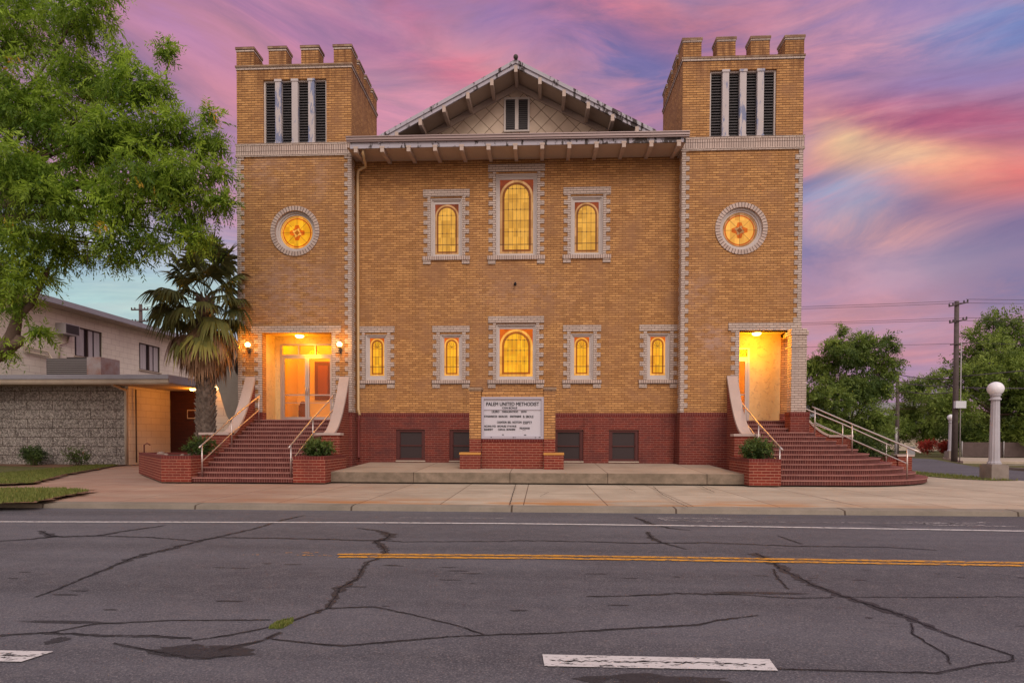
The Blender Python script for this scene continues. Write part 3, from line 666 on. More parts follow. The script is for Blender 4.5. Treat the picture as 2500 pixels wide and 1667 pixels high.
# lawns
gA = [gp(-300, 1184, 0), gp(0, 1182, 0), gp(79, 1180, 0), gp(150, 1160, 0), gp(228, 1146, 0), gp(262, 1140, 0), (-18.0, 24.6), (-40, 24.6)]
gB = [gp(-300, 1231, 0), gp(0, 1230, 0), gp(79, 1228, 0), gp(140, 1215, 0), gp(221, 1199, 0), gp(150, 1194, 0), gp(0, 1194, 0), gp(-300, 1194, 0)]
gC = [(13.2, 17.9), (13.98, 18.0), (13.98, 34), (10.3, 34), (10.5, 20.9), (12.5, 20.9), (12.6, 18.6)]
def grass_blades(name, poly, n, h, z, m_=GBLD, seed=1):
    r0 = np.random.RandomState(seed); P = np.array(poly); lo, hi = P.min(0), P.max(0)
    pts = lo+(hi-lo)*r0.rand(n*3, 2)
    ins = np.zeros(len(pts), bool); j = len(P)-1
    for i in range(len(P)):
        xi, yi, xj, yj = *P[i], *P[j]; c_ = ((yi > pts[:, 1]) != (yj > pts[:, 1])) & (pts[:, 0] < (xj-xi)*(pts[:, 1]-yi)/(yj-yi+1e-12)+xi); ins ^= c_; j = i
    pts = pts[ins][:n]; N = len(pts); a = r0.rand(N)*2*PI; hh = h*(.5+r0.rand(N)); wv_ = .008+.008*r0.rand(N)
    V = np.zeros((N, 3, 3)); V[:, 0] = np.c_[pts[:, 0]-wv_*np.cos(a), pts[:, 1]-wv_*np.sin(a), np.full(N, z)]; V[:, 1] = np.c_[pts[:, 0]+wv_*np.cos(a), pts[:, 1]+wv_*np.sin(a), np.full(N, z)]
    V[:, 2] = np.c_[pts[:, 0]+hh*.5*(r0.rand(N)-.5), pts[:, 1]+hh*.5*(r0.rand(N)-.5), z+hh]
    return fastmesh(name, V.reshape(-1, 3), np.arange(N*3).reshape(-1, 3), m_, r0.rand(N), n=3)
for nm, pl, n in (('lawn', gA, 16000), ('verge', gB, 12000), ('verge', gC, 9000)):
    sheet(nm, pl, .010, GRASS)
    o = grass_blades('grass', [(max(-19, p[0]), p[1]) for p in pl], n, .055, .01, seed=n); o['kind'] = 'stuff'
b = MB()
for q, pl in enumerate((gA[:6], gB[:6])): ribbon(b, pl, .16, .020, 60+q, .8, sub=.10)
b.build('lawn_edge_soil', DIRT)['kind'] = 'structure'
sheet('flower_bed_soil', [(-40, 23.4), (-22, 23.3), (-19.0, 22.4), (-17.7, 22.6), (-17.9, 24.98), (-40, 24.98)], .016, DIRT)
# far side of the side street
isl = [(20.3, 21.4), (30, 21.2), (40, 22), (40, 30), (24, 31), (21.3, 29.8), (20.8, 26)]
b = MB(); b.prism(isl, -.16, -.03); b.build('verge_kerb', KERB)['kind'] = 'structure'
sheet('verge', [(20.5, 21.6), (30, 21.4), (39, 22.2), (39, 29), (24, 30), (21.5, 29.4), (21, 26)], -.022, GRASS)
b = MB(); b.prism([(24.5, 35.6), (46, 32.5), (60, 33), (60, 40), (30.5, 43), (29.2, 44.5)], -.16, -.02); b.build('footpath', WALK)['kind'] = 'structure'

# platform in front of the church
b = MB(); pl = [(-5.66, 15.85), (5.36, 15.85), (5.36, 19.7), (-5.66, 19.7)]
b.face([(-5.66, 15.85, 0), (5.36, 15.85, 0), (5.36, 15.85, .27), (-5.66, 15.85, .27)]); b.face([(-5.66, 15.85, .27), (5.36, 15.85, .27), (5.36, 19.62, .39), (-5.66, 19.62, .39)])
b.build('platform', PLAT)['kind'] = 'structure'

# ================================================================== CHURCH
AX = -.8
D, T = 19.6, 19.15
CH = thing('church', (AX, T, 0), 'yellow brick church with two battlemented corner towers, lit stained glass and a white gable', 'church')
WIN = [] # cx, glass z0,z1, glass w, frame z0,z1,w, surround half width, lintel z0,z1, sill z0,z1, foot z0, style
def win(cx, gw, g0, g1, fw, f0, f1, hw, l0, l1, s0, s1, ft, style): WIN.append(dict(cx=cx, gw=gw, g0=g0, g1=g1, fw=fw, f0=f0, f1=f1, hw=hw, l0=l0, l1=l1, s0=s0, s1=s1, ft=ft, st=style))
win(-.8, 1.10, 7.28, 9.70, 1.35, 7.18, 9.86, .93, 9.91, 10.15, 7.05, 7.18, 6.91, 'U5')
for cx in (-3.11, 1.50): win(cx, .785, 7.28, 8.93, 1.05, 7.18, 9.10, .77, 9.14, 9.36, 7.06, 7.18, 6.92, 'U3')
win(-.8, 1.10, 3.245, 4.81, 1.32, 3.12, 4.96, .92, 4.98, 5.2, 2.99, 3.12, 2.86, 'L5')
for cx in (-5.455, -2.95, 1.36, 3.84): win(cx, .49, 3.275, 4.53, .745, 3.12, 4.64, .62, 4.70, 4.895, 2.99, 3.11, 2.86, 'L1')
BW = [(-4.305, .97), (-2.52, .97), (.94, .97), (2.74, .97)]
# main wall
b = MB(); walls(b, -6.13, 4.44, 2.04, 10.62, D, [(w_['cx']-w_['fw']/2, w_['cx']+w_['fw']/2, w_['f0'], w_['f1']) for w_ in WIN], .16)
b.face([(4.44, D, 0), (4.44, 34, 0), (4.44, 34, 10.6), (4.44, D, 10.6)]); b.face([(-6.13, 34, 0), (-6.13, D, 0), (-6.13, D, 10.6), (-6.13, 34, 10.6)])
b.build('wall', YB, CH)
b = MB(); walls(b, -6.13, 4.44, .3, 1.915, D, [(c-w_/2, c+w_/2, .42, 1.485) for c, w_ in BW], .14)
b.face([(-6.13, D, 1.915), (4.44, D, 1.915), (4.44, D, 2.04), (-6.13, D, 2.04)], mi=1)
b.build('basement_wall', [RB, RS], CH)
for c, w_ in BW:
    f = MB(); x0, x1 = c-w_/2, c+w_/2; y = D+.05
    for q in ((x0, x0+.10, .50, 1.40), (x1-.10, x1, .50, 1.40), (x0, x1, 1.40, 1.485), (x0, x1, .45, .50)): f.box(q[0], q[1], y, y+.06, q[2], q[3])
    for q in ((x0+.10, x0+.125, .50, 1.40), (x1-.125, x1-.10, .50, 1.40)): f.box(q[0], q[1], y+.02, y+.07, q[2], q[3], mi=1)
    f.box(x0+.10, x1-.10, y+.02, y+.07, .93, .965, mi=1); f.box(x0+.10, x1-.10, y+.02, y+.07, .50, .53, mi=1)
    fo = f.build('basement_window', [MAROON, ALU if c > 9 else MAROON], CH)
    s_ = MB(); s_.face([(x0+.1, y+.055, .5), (x1-.1, y+.055, .5), (x1-.1, y+.055, 1.4), (x0+.1, y+.055, 1.4)]); s_.build('pane', SCREEN, fo)
    s_ = MB(); s_.box(x0-.01, x1+.01, D-.03, D+.05, .418, .452); s_.build('sill', CREAM, fo)

def arch(cx, w_, z0, z1, inset, n=14):
    hw = w_/2-inset; rz = hw; zt = z1-inset; zs = zt-rz; zb = z0+inset
    pts = [(cx-hw, zb), (cx+hw, zb)]
    pts += [(cx+hw*math.cos(PI*k/n), zs+rz*math.sin(PI*k/n)) for k in range(n+1)]
    return pts
def flat(b, poly, y, mi): b.face([(p[0], y, p[1]) for p in poly], mi=mi)
for w_ in WIN:
    U = w_['st'][0] == 'U'; cx, gw, g0, g1 = w_['cx'], w_['gw'], w_['g0'], w_['g1']
    fx0, fx1, f0, f1 = cx-w_['fw']/2, cx+w_['fw']/2, w_['f0'], w_['f1']; gx0, gx1 = cx-gw/2, cx+gw/2
    f = MB(); y = D+.03
    # moulded timber frame, two steps
    for k, (dy, ins) in enumerate(((.0, 0), (.045, .045), (.075, .085))):
        a0, a1, b0, b1 = fx0+ins, fx1-ins, f0+ins*.6, f1-ins
        lim = (.045, .04, .2)[k]
        i0, i1 = (a0+lim, a1-lim) if k < 2 else (gx0, gx1)
        j0, j1 = (b0+lim*.6, b1-lim) if k < 2 else (g0, g1)
        f.box(a0, i0, y+dy, D+.16, b0, b1); f.box(i1, a1, y+dy, D+.16, b0, b1); f.box(i0, i1, y+dy, D+.16, j1, b1); f.box(i0, i1, y+dy, D+.16, b0, j0)
    wo = f.build('window', TRIM, CH)
    gl = MB(); y = D+.135
    m_in = max(.055, gw*.075)
    flat(gl, [(gx0, g0), (gx1, g0), (gx1, g1), (gx0, g1)], y, 2)
    flat(gl, arch(cx, gw, g0, g1, .004), y-.003, 1)
    flat(gl, arch(cx, gw, g0, g1, m_in*.95), y-.006, 3)
    flat(gl, arch(cx, gw, g0, g1, m_in*1.75), y-.009, 0)
    gl.build('stained_glass', [GY_U, GA_U, GR_U, GB_U] if U else [GY_L, GA_L, GR_L, GB_L], wo)
    ld = MB(); yl = y-.016; n = {'5': 5, '3': 3, '1': 2}[w_['st'][1]]; hw = gw/2-m_in*1.75
    t = .0045
    for k in range(n):
        xx = cx+(k-(n-1)/2)*(2*hw/(n+1)); zt = g1-m_in*1.75-hw+math.sqrt(max(0, hw*hw-(xx-cx)**2)); ld.box(xx-t, xx+t, yl, yl+.006, g0+m_in*.2, zt)
    H = g1-g0
    rows = {'U5': (.125, .13, .30, .45, .60, .74, .88), 'U3': (.19, .20, .42, .60, .78), 'L5': (.32, .55, .77), 'L1': (.23, .245, .50, .72)}[w_['st']]
    for k, r0 in enumerate(rows):
        zz = g0+H*r0; wx = gw/2 if k < 2 and w_['st'] != 'L5' else hw+m_in*.6
        zt = g1-m_in-hw; ww = wx if zz < zt else math.sqrt(max(.01, (hw+m_in*.5)**2-(zz-zt)**2))
        ld.box(cx-ww, cx+ww, yl-.001, yl+.006, zz-t, zz+t)
        if (k in (2, 4, 6) and U) or w_['st'] == 'L5':
            for q in range(n):
                xx = cx+(q-(n-1)/2)*(2*hw/(n+1)); s_ = .026; ld.face([(xx-s_, yl-.003, zz), (xx, yl-.003, zz-s_), (xx+s_, yl-.003, zz), (xx, yl-.003, zz+s_)])
    for q in range(14):      # lead line round the inner arch
        P0 = arch(cx, gw, g0, g1, m_in*1.75); P1 = arch(cx, gw, g0, g1, m_in*1.75+.012)
        a, c = P0[2+q], P0[3+q]; a2, c2 = P1[2+q], P1[3+q]; ld.face([(a[0], yl, a[1]), (a2[0], yl, a2[1]), (c2[0], yl, c2[1]), (c[0], yl, c[1])])
    for sgn in (-1, 1): ld.box(cx+sgn*(hw)-.005, cx+sgn*hw+.005, yl, yl+.006, g0+m_in*1.5, g1-m_in*1.75-hw)
    if w_['st'] == 'L1':
        zz = g0+H*.74
        for a in range(5):
            an = R(30+30*a); ld.box(-.004, .004, yl-.002, yl+.004, 0, hw*1.2, tm=Matrix.Translation((cx, 0, zz)) @ Matrix.Rotation(an-PI/2, 4, 'Y'))
    ld.build('leading', LEAD, wo)
    # white brick surround: lintel courses, toothed jambs, rowlock sill on brick feet
    sr = MB(); hwz = w_['hw']; P = .035; nar = w_['fw']/2+.10 if w_['st'] != 'L1' else w_['fw']/2+.11
    wid = hwz-.015
    sr.box(cx-hwz, cx+hwz, D-P, D+.02, w_['l0'], w_['l1'])
    zz = w_['s1']; top = w_['l0']; k = 0
    while zz < top-.01:
        z2 = min(top, zz+2*BRH); e = wid if k % 2 else nar
        for sg in (-1, 1): sr.box(cx+sg*w_['fw']/2, cx+sg*e, D-P+.012, D+.02, zz, z2)
        zz = z2; k += 1
    sr.box(cx-hwz-.015, cx+hwz+.015, D-P-.03, D+.03, w_['s0'], w_['s1'], mi=1)
    for sg in (-1, 1): sr.box(cx+sg*(hwz-.25), cx+sg*hwz, D-P, D+.02, w_['ft'], w_['s0'])
    sr.build('brick_surround', [WB, WS], wo)
o = MB(); o.box(-.86, -.80, D-.12, D, 6.23, 6.29).ball((-.83, D-.14, 6.22), .05)
o.build('security_light', DARK, CH)

# towers -------------------------------------------------
def tower(x0, x1, zt, lv, rc, opening, side):
    """zt top of cornice, lv louver opening, rc round window centre, opening the porch"""
    TD = 22.15
    b = MB(); rx, rz = rc; rr = .69
    holes = [lv, (rx-rr, rx+rr, rz-rr, rz+rr, 1)]
    holes2 = holes+[opening]
    walls(b, x0, x1, 2.04, zt, T, holes2, .28)
    for a in range(32):      # fill between square hole and circle
        t0, t1 = 2*PI*a/32, 2*PI*(a+1)/32
        def sq(t): c_, s_ = math.cos(t), math.sin(t); k = rr/max(abs(c_), abs(s_)); return (rx+c_*k, rz+s_*k)
        p0, p1 = sq(t0), sq(t1); q0, q1 = (rx+rr*.97*math.cos(t0), rz+rr*.97*math.sin(t0)), (rx+rr*.97*math.cos(t1), rz+rr*.97*math.sin(t1))
        b.face([(q0[0], T, q0[1]), (p0[0], T, p0[1]), (p1[0], T, p1[1]), (q1[0], T, q1[1])])
    # return walls (outer, inner, back)
    if side == 'L':
        b.face([(x0, TD, 0), (x0, T, 0), (x0, T, zt), (x0, TD, zt)]); b.face([(x1, T, 2.04), (x1, TD, 2.04), (x1, TD, zt), (x1, T, zt)])
    else:
        b.face([(x0, TD, 2.04), (x0, T, 2.04), (x0, T, zt), (x0, TD, zt)])
        b.face([(x1, T, 4.55), (x1, TD, 4.55), (x1, TD, zt), (x1, T, zt)]); b.face([(x1, 20.1, 1.8), (x1, TD, 1.8), (x1, TD, 4.55), (x1, 20.1, 4.55)])
    b.face([(x1, TD, 0), (x0, TD, 0), (x0, TD, zt), (x1, TD, zt)]); b.face([(x0, T, zt-.3), (x1, T, zt-.3), (x1, TD, zt-.3), (x0, TD, zt-.3)])
    if side == 'R':
        b.face([(opening[0], T+.28, opening[3]), (x1, T+.28, opening[3]), (x1, T, opening[3]), (opening[0], T, opening[3])])
    tw = b.build('tower', YB, CH)
    # red base
    oo = opening
    segs = [(x0, oo[0])] + ([(oo[1], x1)] if side == 'L' else [])
    for i_, (a, c_) in enumerate(segs):
        r = MB()
        r.face([(a, T, 0), (c_, T, 0), (c_, T, 1.915), (a, T, 1.915)]); r.face([(a, T, 1.915), (c_, T, 1.915), (c_, T, 2.04), (a, T, 2.04)], mi=1)
        if side == 'L' and i_ == 1: r.face([(x1, T, 0), (x1, D, 0), (x1, D, 2.04), (x1, T, 2.04)])
        if side == 'R': r.face([(x0, D, 0), (x0, T, 0), (x0, T, 2.04), (x0, D, 2.04)])
        if side == 'L' and i_ == 0: r.face([(oo[0], T, 1.79), (oo[0], T+.28, 1.79), (oo[0], T+.28, 2.04), (oo[0], T, 2.04)])
        r.build('brick_base', [RB, RS], tw)
    # cornice, merlons
    c = MB(); p = .03
    def ringbox(z0, z1, p, mi):
        c.box(x0-p, x1+p, T-p, T+.12, z0, z1, mi=mi); c.box(x0-p, x1+p, TD-.12, TD+p, z0, z1, mi=mi)
        c.box(x0-p, x0+.3, T+.12, TD-.12, z0, z1, mi=mi); c.box(x1-.3, x1+p, T+.12, TD-.12, z0, z1, mi=mi)
    ringbox(zt-.13, zt-.055, .02, 0); ringbox(zt-.055, zt+.004, .038, 1)
    c.build('cornice', [WB, CAPB], tw)
    W_ = x1-x0; mw = .575; st = (W_-mw)/3
    def merlon(a0, a1, e0, e1):
        c = MB()
        c.box(a0, a1, e0, e1, zt+.004, zt+.46, mi=0); c.box(a0-.012, a1+.012, e0-.012, e1+.012, zt+.46, zt+.525, mi=1); c.box(a0-.03, a1+.03, e0-.03, e1+.03, zt+.525, zt+.60, mi=2)
        c.build('merlon', [YB, WB, CAPB], tw)
    sd = (TD-T-mw)/3
    for i in range(4):
        for j in range(4):
            if 0 < i < 3 and 0 < j < 3: continue
            xx = x0+i*st; yy = T+j*sd; a0, a1, e0, e1 = xx, xx+mw, yy, yy+mw
            th = .44
            if i in (1, 2): e0, e1 = (yy, yy+th) if j == 0 else (yy+mw-th, yy+mw)
            if j in (1, 2): a0, a1 = (xx, xx+th) if i == 0 else (xx+mw-th, xx+mw)
            merlon(a0, a1, e0, e1)
    # belt course of soldier bricks
    zb = lv[2]-.06; c = MB()
    def band(z0, z1, p, mi):
        c.box(x0-p, x1+p, T-p, T+.05, z0, z1, mi=mi, skip='b'); c.box(x1-.05, x1+p, T+.05, TD, z0, z1, mi=mi); c.box(x0-p, x0+.05, T+.05, TD, z0, z1, mi=mi)
    band(zb-.36, zb-.29, .045, 0); 
    for _ in (0,):
        i = len(c.v); band(zb-.29, zb, .03, 1)
    band(zb, zb+.065, .045, 0)
    o_ = c.build('belt_course', [WB, WS], tw)
    # toothed quoins
    c = MB(); c9 = MB(); zz = 2.04; k = 0
    while zz < zb-.37:
        z2 = min(zz+2*BRH, zb-.36); e = .235 if k % 2 else .125
        if not (side == 'R' and zz < 4.62): c9.box(x1-e, x1+.006, T-.022, T+(.22 if k % 2 else .32), zz, z2)
        c.box(x0-.006, x0+e, T-.022, T+(.22 if k % 2 else .32), zz, z2)
        zz = z2; k += 1
    c.build('quoin', WB, tw); c9.build('quoin', WB, tw)
    # louvred opening
    a0, a1, b0, b1 = lv; f = MB(); y = T+.06
    f.box(a0, a0+.05, y, y+.1, b0, b1); f.box(a1-.05, a1, y, y+.1, b0, b1); f.box(a0+.05, a1-.05, y, y+.1, b1-.045, b1)
    pw = (a1-a0-.10-3*.20)/4; xs = a0+.05; posts = []
    lo = f.build('belfry_louver', TRIM, tw)
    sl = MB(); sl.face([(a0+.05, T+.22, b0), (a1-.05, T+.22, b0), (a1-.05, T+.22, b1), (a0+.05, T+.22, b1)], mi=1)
    po = MB()
    for k in range(4):
        p0, p1 = xs, xs+pw
        ns = 23; hh = (b1-b0-.06)/ns
        for q in range(ns):
            z0 = b0+.01+q*hh
            sl.face([(p0, T+.10, z0), (p1, T+.10, z0), (p1, T+.17, z0+hh*.95), (p0, T+.17, z0+hh*.95)]); sl.face([(p0, T+.10, z0), (p0, T+.10, z0-.012), (p1, T+.10, z0-.012), (p1, T+.10, z0)], mi=0)
            sl.face([(p0, T+.10, z0+.0), (p0, T+.17, z0+hh*.95), (p0, T+.17, z0+hh*.95-.02), (p0, T+.10, z0-.012)])
        if k < 3:
            po.box(p1, p1+.2, T-.005, T+.2, b0+.06, b1-.06); po.box(p1-.02, p1+.22, T-.025, T+.2, b1-.06, b1+.015); po.box(p1-.015, p1+.215, T-.02, T+.2, b0, b0+.06)
        xs = p1+.2
    sl.build('slats', [LOUV, DARK], lo); po.build('post', POST, lo)
    # round window
    f = MB(); N = 64
    def ring(r0, r1, y0, y1, mi, nn=N, gap=0):
        for a in range(nn):
            t0, t1 = 2*PI*a/nn, 2*PI*(a+1)/nn
            P = lambda r, t, y: (rx+r*math.cos(t), y, rz+r*math.sin(t))
            u0, u1 = .0745*a*48/nn, .0745*(a+1)*48/nn
            f.face([P(r0, t0, y0), P(r1, t0, y0), P(r1, t1, y0), P(r0, t1, y0)][::-1], [(u0, .03), (u0, .27), (u1, .27), (u1, .03)][::-1], mi)
            f.face([P(r1, t0, y0), P(r1, t0, y1), P(r1, t1, y1), P(r1, t1, y0)], mi=mi); f.face([P(r0, t0, y0), P(r0, t1, y0), P(r0, t1, y1), P(r0, t0, y1)], mi=mi)
    ring(.665, .81, T-.03, T+.10, 0); ring(.60, .668, T+.06, T+.2, 1); ring(.545, .603, T+.10, T+.2, 1)
    ro = f.build('round_window', [WS, TRIM], tw)
    gl = MB(); lit = side == 'L'
    def disc(r_, y, mi, n=48): gl.face([(rx+r_*math.cos(2*PI*k/n), y, rz+r_*math.sin(2*PI*k/n)) for k in range(n)], mi=mi)
    disc(.56, T+.17, 1); disc(.52, T+.168, 3); disc(.505, T+.166, 1); disc(.475, T+.164, 2); disc(.445, T+.162, 3); disc(.435, T+.161, 0)
    cr_ = [(.25, .06), (.25, -.06), (.12, -.10), (.10, -.12), (.06, -.25), (-.06, -.25), (-.10, -.12), (-.12, -.10), (-.25, -.06), (-.25, .06), (-.12, .10), (-.10, .12), (-.06, .25), (.06, .25), (.10, .12), (.12, .10)]
    gl.face([(rx+p_[0], T+.158, rz+p_[1]) for p_ in reversed(cr_)], mi=2)
    gl.face([(rx+.09*math.cos(2*PI*k/4), T+.155, rz+.09*math.sin(2*PI*k/4)) for k in range(4)], mi=3)
    gl.face([(rx+(.17 if k % 2 else .10)*math.cos(2*PI*(k+.5)/8), T+.1575, rz+(.17 if k % 2 else .10)*math.sin(2*PI*(k+.5)/8)) for k in range(8)], mi=1)
    gl.build('stained_glass', [GY_L, GA_L, GR_L, GB_L] if lit else [GA_L, GA_U, GR_L, GB_U], ro)
    ld = MB()
    for k in range(8):
        ld.box(-.004, .004, T+.150, T+.154, .09, .5, tm=Matrix.Translation((rx, 0, rz)) @ Matrix.Rotation(k*PI/4, 4, 'Y'))
    ld.build('leading', LEAD, ro)
    return tw
LO = (-9.12, -6.80, 1.79, 4.62); RO = (6.275, 8.165, 1.79, 4.61)
twL = tower(-9.92, -6.13, 13.27, (-9.04, -6.95, 10.745, 12.80), (-8.0, 7.92), LO, 'L')
twR = tower(4.44, 8.17, 13.16, (5.29, 7.34, 10.665, 12.74), (6.30, 7.81), RO, 'R')
# lintels over the two porches, and the toothed jamb of the door bay
b = MB(); b.box(-9.47, -6.49, T-.035, T+.02, 4.622, 4.85)
for sg, e in ((-1, -9.12), (1, -6.80)):
    zz = 2.04; k = 0
    while zz < 4.62:
        wv_ = .26 if k % 2 else .13; z2 = min(zz+2*BRH, 4.62); b.box(e, e+sg*wv_, T-.020, T+.02, zz, z2); zz = z2; k += 1
b.build('porch_surround', WB, twL)
b = MB(); b.box(5.93, 8.185, T-.035, T+.02, 4.612, 4.86)
zz = 2.04; k = 0
while zz < 4.61:
    wv_ = .26 if k % 2 else .13; z2 = min(zz+2*BRH, 4.61); b.box(6.275, 6.275-wv_, T-.020, T+.02, zz, z2); zz = z2; k += 1
b.build('porch_surround', WB, twR)
# corner pier of the right porch
b = MB(); b.box(7.735, 8.195, 18.75, 19.05, 2.04, 4.60, skip='d'); b.box(7.705, 8.235, 18.72, T+.05, 4.40, 4.53); b.box(7.72, 8.215, 18.735, T+.05, 4.02, 4.06)
b.build('pier', WB, twR)
b = MB(); b.box(7.70, 8.275, 18.69, 19.10, 0, 1.915, mi=0); b.box(7.69, 8.285, 18.68, 19.11, 1.915, 2.04, mi=1)
b.build('pier_base', [RB, RS], twR)
# interiors of the two porches
def porch(x0, x1, tw, side):
    b = MB(); yb = 20.1; zc = 4.66
    fr = -8.94 if side == 'L' else 5.2
    # back wall (marble) left and right of the door frame, ceiling, side walls
    dx0, dx1 = (-8.93, -7.06) if side == 'L' else (5.06, 6.93)
    b.box(x0, dx0, yb, yb+.1, 1.79, zc, skip='b'); b.box(dx1, x1, yb, yb+.1, 1.79, zc, skip='b'); b.box(dx0, dx1, yb, yb+.1, 4.41 if side == 'L' else 4.21, zc, skip='b')
    b.face([(x0, T+.28, 1.79), (x0, yb, 1.79), (x0, yb, zc), (x0, T+.28, zc)])
    if side == 'L': b.face([(x1, yb, 1.79), (x1, T+.28, 1.79), (x1, T+.28, zc), (x1, yb, zc)])
    b.build('marble_lining', MARB, tw)
    c = MB(); c.face([(x0, yb+.1, zc), (x1, yb+.1, zc), (x1, T+.2, zc), (x0, T+.2, zc)]); c.build('porch_ceiling', PLAS, tw)
    zh = 3.99 if side == 'L' else 3.85; ztr = 4.41 if side == 'L' else 4.21; z0 = 1.79
    f = MB(); y = yb-.02
    for q in ((dx0, dx0+.07, z0, ztr), (dx1-.07, dx1, z0, ztr)): f.box(q[0], q[1], y, y+.1, q[2], q[3])
    f.box(dx0+.07, dx1-.07, y, y+.1, ztr-.05, ztr); f.box(dx0+.07, dx1-.07, y, y+.1, zh, zh+.06)
    for k in (1, 2):
        xx = dx0+.07+(dx1-dx0-.14)*k/3; f.box(xx-.02, xx+.02, y, y+.1, zh+.06, ztr-.05)
    do = f.build('door_frame', ALU, tw)
    g_ = MB(); g_.face([(dx0+.07, y+.05, zh+.06), (dx1-.07, y+.05, zh+.06), (dx1-.07, y+.05, ztr-.05), (dx0+.07, y+.05, ztr-.05)]); g_.build('transom_glass', CLEAR, do)
    mid = (dx0+dx1)/2
    for k, (a, c_) in enumerate(((dx0+.072, mid-.004), (mid+.004, dx1-.072))):
        f = MB(); z1 = zh-.004; yy = y+.012
        for q in ((a, a+.07, z0+.01, z1), (c_-.07, c_, z0+.01, z1), (a+.07, c_-.07, z1-.07, z1), (a+.07, c_-.07, z0+.01, z0+.12)): f.box(q[0], q[1], yy, yy+.05, q[2], q[3])
        d_ = f.build('door', ALU, tw)
        g_ = MB(); g_.face([(a+.07, yy+.025, z0+.12), (c_-.07, yy+.025, z0+.12), (c_-.07, yy+.025, z1-.07), (a+.07, yy+.025, z1-.07)]); g_.build('door_glass', CLEAR, d_)
        h = MB(); h.box(a+.07, c_-.07, yy+.05, yy+.09, z0+.86, z0+.90); h.box(a+.07, c_-.07, yy+.05, yy+.07, z0+.60, z0+.62)
        xx = c_-.03 if k == 0 else a+.03; s_ = -1 if k == 0 else 1
        h.tube([(xx, yy, z0+.88), (xx, yy-.06, z0+.88), (xx+s_*-.0, yy-.06, z0+1.12), (xx, yy, z0+1.12)], .012, 6); h.build('door_handle', STEEL, d_)
    # vestibule behind the doors
    v = MB(); X0, X1, Y0, Y1, Z1 = dx0-.2, dx1+.2, yb+.14, yb+1.9, 5.2
    v.face([(X0, Y1, z0), (X1, Y1, z0), (X1, Y1, Z1), (X0, Y1, Z1)]); v.face([(X0, Y0, z0), (X0, Y1, z0), (X0, Y1, Z1), (X0, Y0, Z1)]); v.face([(X1, Y1, z0), (X1, Y0, z0), (X1, Y0, Z1), (X1, Y1, Z1)])
    v.face([(X0, Y0, Z1), (X1, Y0, Z1), (X1, Y1, Z1), (X0, Y1, Z1)]); v.face([(X0, Y0, z0+.002), (X1, Y0, z0+.002), (X1, Y1, z0+.002), (X0, Y1, z0+.002)])
    v.build('vestibule', PLAS, tw)
    if side == 'L':
        v = MB(); v.box(-8.45, -7.82, Y1-.05, Y1-.005, 2.62, 4.05); v.build('inner_door', WOOD, tw)
        v = MB(); v.box(-8.32, -7.95, Y1-.065, Y1-.05, 2.78, 3.9); v.build('inner_door_panel', mat('varnished_wood', None, .3, 0, (.30, .10, .02, 1)), tw)
        v = MB(); v.box(-8.95, -8.68, Y1-.35, Y1-.1, z0, z0+.62); v.ball((-8.815, Y1-.25, z0+.66), .11); tag(v.build('waste_bin', WOOD), 'brown waste bin on the vestibule floor behind the lit left door', 'bin')
porch(-9.12, -6.80, twL, 'L'); porch(6.275, 7.945, twR, 'R')
b = MB(); b.box(7.945, 8.168, 20.08, 22.1, 2.04, 4.545); b.box(7.93, 8.172, 20.07, 22.1, 1.5, 2.04, mi=1); b.build('rear_pier', [YB, RB], twR)
b = MB(); b.box(8.0, 8.168, T+.3, 20.08, 4.50, 4.62); b.build('porch_beam', PLAS, twR)
# landing floors
b = MB(); b.box(-9.12, -6.80, T, 20.12, 1.70, 1.792); b.build('landing', TR, twL)
b = MB(); b.box(6.275, 8.168, T+.4, 20.12, 1.70, 1.7935); b.build('landing', TR, twR)

# pent eave between the towers -------------------------------------------
GY = 18.6
b = MB(); b.face([(-6.05, GY+.02, 10.565), (4.45, GY+.02, 10.54), (4.42, D, 10.72), (-6.1, D, 10.74)]); b.build('eave_roof', ROOFM, CH)
b = MB(); xz_ = lambda z, x: z-(x+6.05)*.004
for i in range(1): 
    x0, x1 = -6.1, 4.52
    def bar(y0, y1, z0, z1, mi): 
        tm = Matrix.Shear('XZ', 4, (0, 0)); a = [(x0, y0, z0), (x1, y0, z0-.045), (x1, y1, z0-.045), (x0, y1, z0), (x0, y0, z1), (x1, y0, z1-.045), (x1, y1, z1-.045), (x0, y1, z1)]
        for q in ((0, 1, 5, 4), (1, 2, 6, 5), (2, 3, 7, 6), (3, 0, 4, 7), (4, 5, 6, 7), (3, 2, 1, 0)): b.face([a[j] for j in q], mi=mi)
    bar(GY-.10, GY, 10.50, 10.60, 0); bar(GY-.125, GY-.10, 10.575, 10.605, 0); bar(GY-.07, GY, 10.455, 10.50, 0)
b.build('gutter', GUT, CH)
b = MB(); 
for x0, x1, dz in ((-6.0, 4.42, 0),): b.box(x0, x1, GY+.003, GY+.04, 10.275, 10.47)
b.build('eave_fascia', RAKE, CH)
b = MB(); b.face([(-6.12, D-.002, 10.33), (4.43, D-.002, 10.30), (4.43, GY+.04, 10.30), (-6.12, GY+.04, 10.33)]); b.build('eave_soffit', SOFF, CH)
for k in range(-6, 7):
    x = AX+.836*k; b = MB(); zz = 10.31
    b.yz([(GY-.015, zz+.02), (GY-.015, zz-.16), (GY+.10, zz-.165), (D-.003, zz-.07), (D-.003, zz+.02)][::-1], x-.058, x+.058)
    b.box(x-.075, x+.075, GY-.02, GY+.003, 10.27, 10.33)
    b.build('eave_bracket', BRK, CH)
